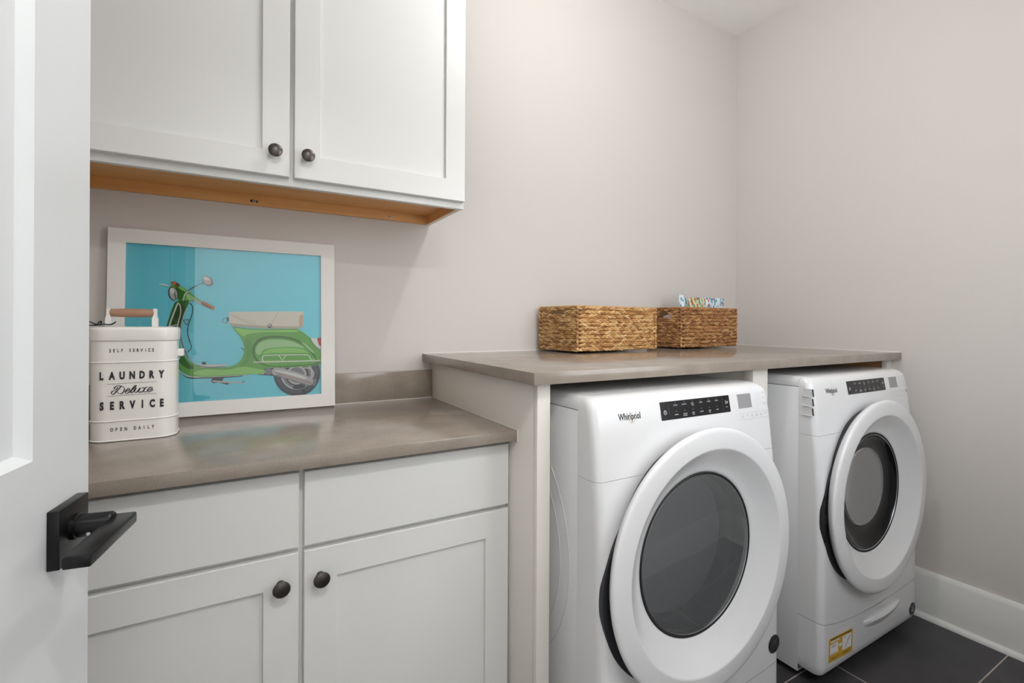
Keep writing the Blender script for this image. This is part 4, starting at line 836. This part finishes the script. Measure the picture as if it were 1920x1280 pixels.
def spaced(s, x0, x1, zc, h, bold, sx, mi=0):
    n = len(s); tx = MB()
    for k, ch in enumerate(s):
        if ch != ' ': text(tx, ch, h, TF @ Matrix.Translation((x0+(x1-x0)*k/(n-1), zc-h/2, 0)), 0, mi, bold, sx)
    tx.build('lettering', 'ink', tin, label='black printed words')
spaced('SELF SERVICE', -.0412, .0395, .2128, .0080, .022, .62)
spaced('LAUNDRY', -.0565, .0560, .1545, .0172, .055, .60)
spaced('SERVICE', -.0560, .0570, .0850, .0178, .055, .60)
spaced('OPEN DAILY', -.0375, .0400, .0287, .0082, .022, .62)
for z in (.1349, .1068): add_ribbon(q_ := MB(), [(-.0468, z), (.0468, z+.0012)], .0006, TF, 0, 0, False); q_.build('rule_line', 'ink', tin, label='thin black line')
tx = MB()
for d in DELUXE:
    pts = spline([(x/1000, y/1000) for x, y in d], False, 6); ws = []
    for i in range(len(pts)):
        a, b = Vector(pts[max(0, i-1)]), Vector(pts[min(len(pts)-1, i+1)]); v = (b-a).normalized() if (b-a).length else Vector((1, 0))
        ws.append(.0009+.0013*abs(v.x*.60-v.y*-.8)**2*(1 if v.y < .1 or True else .4))
    add_ribbon(tx, pts, ws, TF, .00005, 0)
tx.build('script_lettering', 'ink', tin, label='black script word')

# ------------------------------------------------------------------ woven baskets
def basket(name, label, loc, rz, w, d, h, rows, matname, seed, grp, holes=2):
    rnd = random.Random(seed); root = thing(name, label, 'basket', loc, (0, 0, rz), grp)
    dz = h/rows; R = .012
    per = []      # path: (x,y,tangent,side)
    def seg(p, q, side): per.append((Vector(p), Vector(q), side))
    seg((R*.5, 0), (w-R*.5, 0), 'f'); seg((w, R*.5), (w, d-R*.5), 'r'); seg((w-R*.5, d), (R*.5, d), 'b'); seg((0, d-R*.5), (0, R*.5), 'l')
    mb = MB()
    ring = 6; lon = [(-1, 0.05), (-.72, .62), (-.28, .98), (.22, 1), (.68, .68), (1, .05)]
    def strand(c, ax, upv, nv, L, a, b):
        vs = []
        for t, s in lon:
            for j in range(ring):
                q = 2*PI*j/ring; vs.append(c+ax*(t*L)+upv*(s*a*math.cos(q))+nv*(s*b*math.sin(q)))
        k = len(lon)
        mb.add(vs, [(i*ring+j, i*ring+(j+1) % ring, (i+1)*ring+(j+1) % ring, (i+1)*ring+j) for i in range(k-1) for j in range(ring)], 0, True)
    for r in range(rows):
        zc = (r+.5)*dz
        for p, q, side in per:
            L = (q-p).length; tdir = (q-p)/L; nv = Vector((tdir.y, -tdir.x, 0)); t3 = Vector((tdir.x, tdir.y, 0))
            step = .0235*rnd.uniform(.93, 1.07); n = int(L/step)+1; ph = rnd.uniform(0, step)
            bow = .004*math.sin(PI*(r+.5)/rows)
            for k in range(n):
                s = (k+.5)/n*L
                hole = side in 'lr' and rows-1-holes <= r < rows-1 and abs(s-L/2) < L*.22
                if hole: continue
                out = bow*math.sin(PI*s/L)
                for sgn in (1, -1):
                    ss = s+(.25 if sgn > 0 else -.25)*step+rnd.uniform(-.0012, .0012)
                    th = sgn*rnd.uniform(.12, .30)
                    c = Vector((p.x+tdir.x*ss, p.y+tdir.y*ss, zc+sgn*dz*.20+rnd.uniform(-.0008, .0008)))+nv*(out+rnd.uniform(-.0008, .0012))
                    ax = (t3*math.cos(th)+Vector((0, 0, 1))*math.sin(th)); upv = (Vector((0, 0, 1))*math.cos(th)-t3*math.sin(th))
                    strand(c, ax, upv, nv, .0185*rnd.uniform(.9, 1.15), dz*.30*rnd.uniform(.92, 1.1), .0058)
        for cx_, cy_ in ((0, 0), (w, 0), (w, d), (0, d)):
            strand(Vector((cx_, cy_, zc))+Vector((rnd.uniform(-.001, .001), rnd.uniform(-.001, .001), 0)), Vector((rnd.uniform(-.3, .3), rnd.uniform(-.3, .3), 1)).normalized(), Vector((1, -1, 0)).normalized(), Vector((1, 1, 0)).normalized(), dz*.62, .006, .0065)
    mb.build('woven_body', matname, root, sharp=80)
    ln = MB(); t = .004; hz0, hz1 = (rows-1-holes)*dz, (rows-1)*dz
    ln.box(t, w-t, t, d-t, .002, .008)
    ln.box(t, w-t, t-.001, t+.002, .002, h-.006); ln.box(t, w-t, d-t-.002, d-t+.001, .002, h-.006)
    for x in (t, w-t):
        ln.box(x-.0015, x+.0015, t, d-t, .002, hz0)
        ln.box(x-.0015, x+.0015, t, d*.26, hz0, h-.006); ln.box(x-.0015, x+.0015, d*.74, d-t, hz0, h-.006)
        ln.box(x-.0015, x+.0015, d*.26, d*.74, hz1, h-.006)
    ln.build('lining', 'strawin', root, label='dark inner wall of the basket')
    rim = MB(); pts = rrect(w+.004, d+.004, R, 4, w/2, d/2)
    rim.tube([(x, y, h-.001) for x, y in pts], .0026, 8, closed=True); rim.build('rim', matname, root, label='thin bound rim')
    return root
G = 'woven baskets on the raised counter'
Z = 1.0790
basket('storage_basket', 'longer light-brown woven basket, empty-looking, nearer the tall end panel', (-1.3267, -.2650, Z+.0072), math.radians(4.3), .452, .238, .178, 11, 'straw', 3, G, 1)
basket('storage_basket', 'darker woven basket in the wall corner holding printed pouches', (-.6882, -.2100, Z+.0072), math.radians(1.7), .414, .195, .187, 11, 'straw2', 5, G)
# printed pouches standing in the corner basket
def pouch(label, c, rz, w, z1, m, seed, dip, slope=0):
    rnd = random.Random(seed); root = None
    nx, nz = 18, 10; z0 = .012; vs = []; 
    for side in (-1, 1):
        for i in range(nx+1):
            for j in range(nz+1):
                u, v = i/nx, j/nz; x = (u-.5)*w
                edge = math.sin(PI*min(1, max(0, u)))**.5*math.sin(PI*(.08+.92*v)*.98)**.5 if 0 < u < 1 else 0
                z = z0+(z1-z0)*v-dip*v*(math.sin(PI*u)**1.2)-slope*v*u*u
                y = side*(.012*edge)+.003*math.sin(9*u+seed)*v+.002*math.sin(23*u+2*seed)*v
                vs.append((x, y, z+.0015*math.sin(17*u+seed)*v))
    k = (nx+1)*(nz+1); g = lambda s, i, j: s*k+i*(nz+1)+j; fs = []
    for i in range(nx):
        for j in range(nz): fs.append((g(0, i, j), g(0, i+1, j), g(0, i+1, j+1), g(0, i, j+1))); fs.append((g(1, i, j), g(1, i, j+1), g(1, i+1, j+1), g(1, i+1, j)))
        for j in (0, nz): fs.append((g(0, i, j), g(0, i+1, j), g(1, i+1, j), g(1, i, j)))
    for i in (0, nx):
        for j in range(nz): fs.append((g(0, i, j), g(0, i, j+1), g(1, i, j+1), g(1, i, j)))
    mb = MB().add(vs, fs, 0, True); ob = mb.build('printed_pouch', m); ob.location = c; ob.rotation_euler = (0, 0, rz)
    return tag(ob, label, 'pouch', 'printed pouches in the corner basket')
ZB = Z+.0072
pouch('narrow blue floral pouch standing up highest in the corner basket', (-.592, -.146, ZB), .04, .074, .252, 'fl_blue', 2, .004, .045)
pouch('pale green floral pouch between the two blue ones', (-.526, -.168, ZB), .03, .138, .232, 'fl_green', 5, -.004)
pouch('wide blue floral pouch with red flowers, nearest the side wall', (-.378, -.143, ZB), .03, .166, .243, 'fl_blue', 9, .003)
pk_ = MB().add([(0, 0, 0), (0, .06, 0), (0, .07, .150), (0, .0, .155), (.0015, 0, 0), (.0015, .06, 0), (.0015, .07, .15), (.0015, 0, .155)], [(0, 1, 2, 3), (4, 7, 6, 5), (0, 4, 5, 1), (1, 5, 6, 2), (2, 6, 7, 3), (3, 7, 4, 0)])
pk_ = pk_.build('paper_sheet', 'pink'); pk_.location = (-.664, -.150, ZB+.0085); pk_.rotation_euler = (math.radians(-8), math.radians(4), math.radians(-6.5))
tag(pk_, 'pale pink sheet glimpsed through the handle hole of the corner basket', 'paper')

# ------------------------------------------------------------------ light
def area(name, loc, rot, size, power, col, shape='DISK', sy=None, spread=PI):
    l = bpy.data.lights.new(name, 'AREA'); l.shape = shape; l.size = size
    if sy: l.size_y = sy
    l.energy = power; l.color = col; l.spread = spread
    o = bpy.data.objects.new(name, l); COL.objects.link(o); o.location = loc; o.rotation_euler = rot; return o
def kcol(k):
    return {3000: (1, .73, .49), 3500: (1, .80, .61), 4000: (1, .86, .73), 5000: (1, .94, .88), 6500: (1, .98, 1.0), 7500: (.90, .95, 1.0)}[k]
def point(name, loc, power, col, r):
    p = bpy.data.lights.new(name, 'POINT'); p.energy = power; p.color = col; p.shadow_soft_size = r
    o = bpy.data.objects.new(name, p); COL.objects.link(o); o.location = loc; return o
point('ceiling_light', (-1.40, -.95, 2.66), 19.5, (1, .985, .965), .032)
point('hall_ceiling_light', (-2.20, -2.22, 2.60), 41, (1, .985, .97), .05)
area('hall_fill_lamp', (HX0+.05, -2.80, 1.40), (math.radians(90), 0, math.radians(-90)), 1.5, 15, (.90, .95, 1), 'RECTANGLE', 2.0)  # added fill lamp in the unseen hall, no window is built there
area('added_window_fill', ((WX0+WX1)/2, YF-.10, (WZ0+WZ1)/2), (math.radians(90), 0, 0), WX1-WX0, 13.5, (.90, .95, 1), 'RECTANGLE', WZ1-WZ0)  # fill lamp in the added window, brightens the appliance fronts
w = bpy.data.worlds.new('World'); sc.world = w; w.use_nodes = True
w.node_tree.nodes['Background'].inputs[0].default_value = (.9, .95, 1, 1); w.node_tree.nodes['Background'].inputs[1].default_value = .2

# ------------------------------------------------------------------ camera
cam = bpy.data.cameras.new('camera'); co = bpy.data.objects.new('camera', cam); COL.objects.link(co); sc.camera = co
cam.sensor_width = 36; cam.sensor_fit = 'HORIZONTAL'; cam.lens = 36*900.34/1920
cam.shift_y = -(640-605.40)/1920; cam.clip_start = .02
YAW = .51893; ROLL = .00501
co.matrix_world = Matrix.Translation((-2.46432, -1.74626, 1.19561)) @ Matrix.Rotation(-YAW, 4, 'Z') @ Matrix.Rotation(PI/2, 4, 'X') @ Matrix.Rotation(ROLL, 4, 'Z')
sc.view_settings.view_transform = 'Standard'; sc.view_settings.look = 'None'; sc.view_settings.gamma = 1
sc.view_settings.use_curve_mapping = False; sc.view_settings.exposure = 0.0
sc.cycles.max_bounces = 12; sc.cycles.diffuse_bounces = 8; sc.cycles.glossy_bounces = 4; sc.cycles.transparent_max_bounces = 12
sc.cycles.use_denoising = True
sc.cycles.sample_clamp_indirect = 8
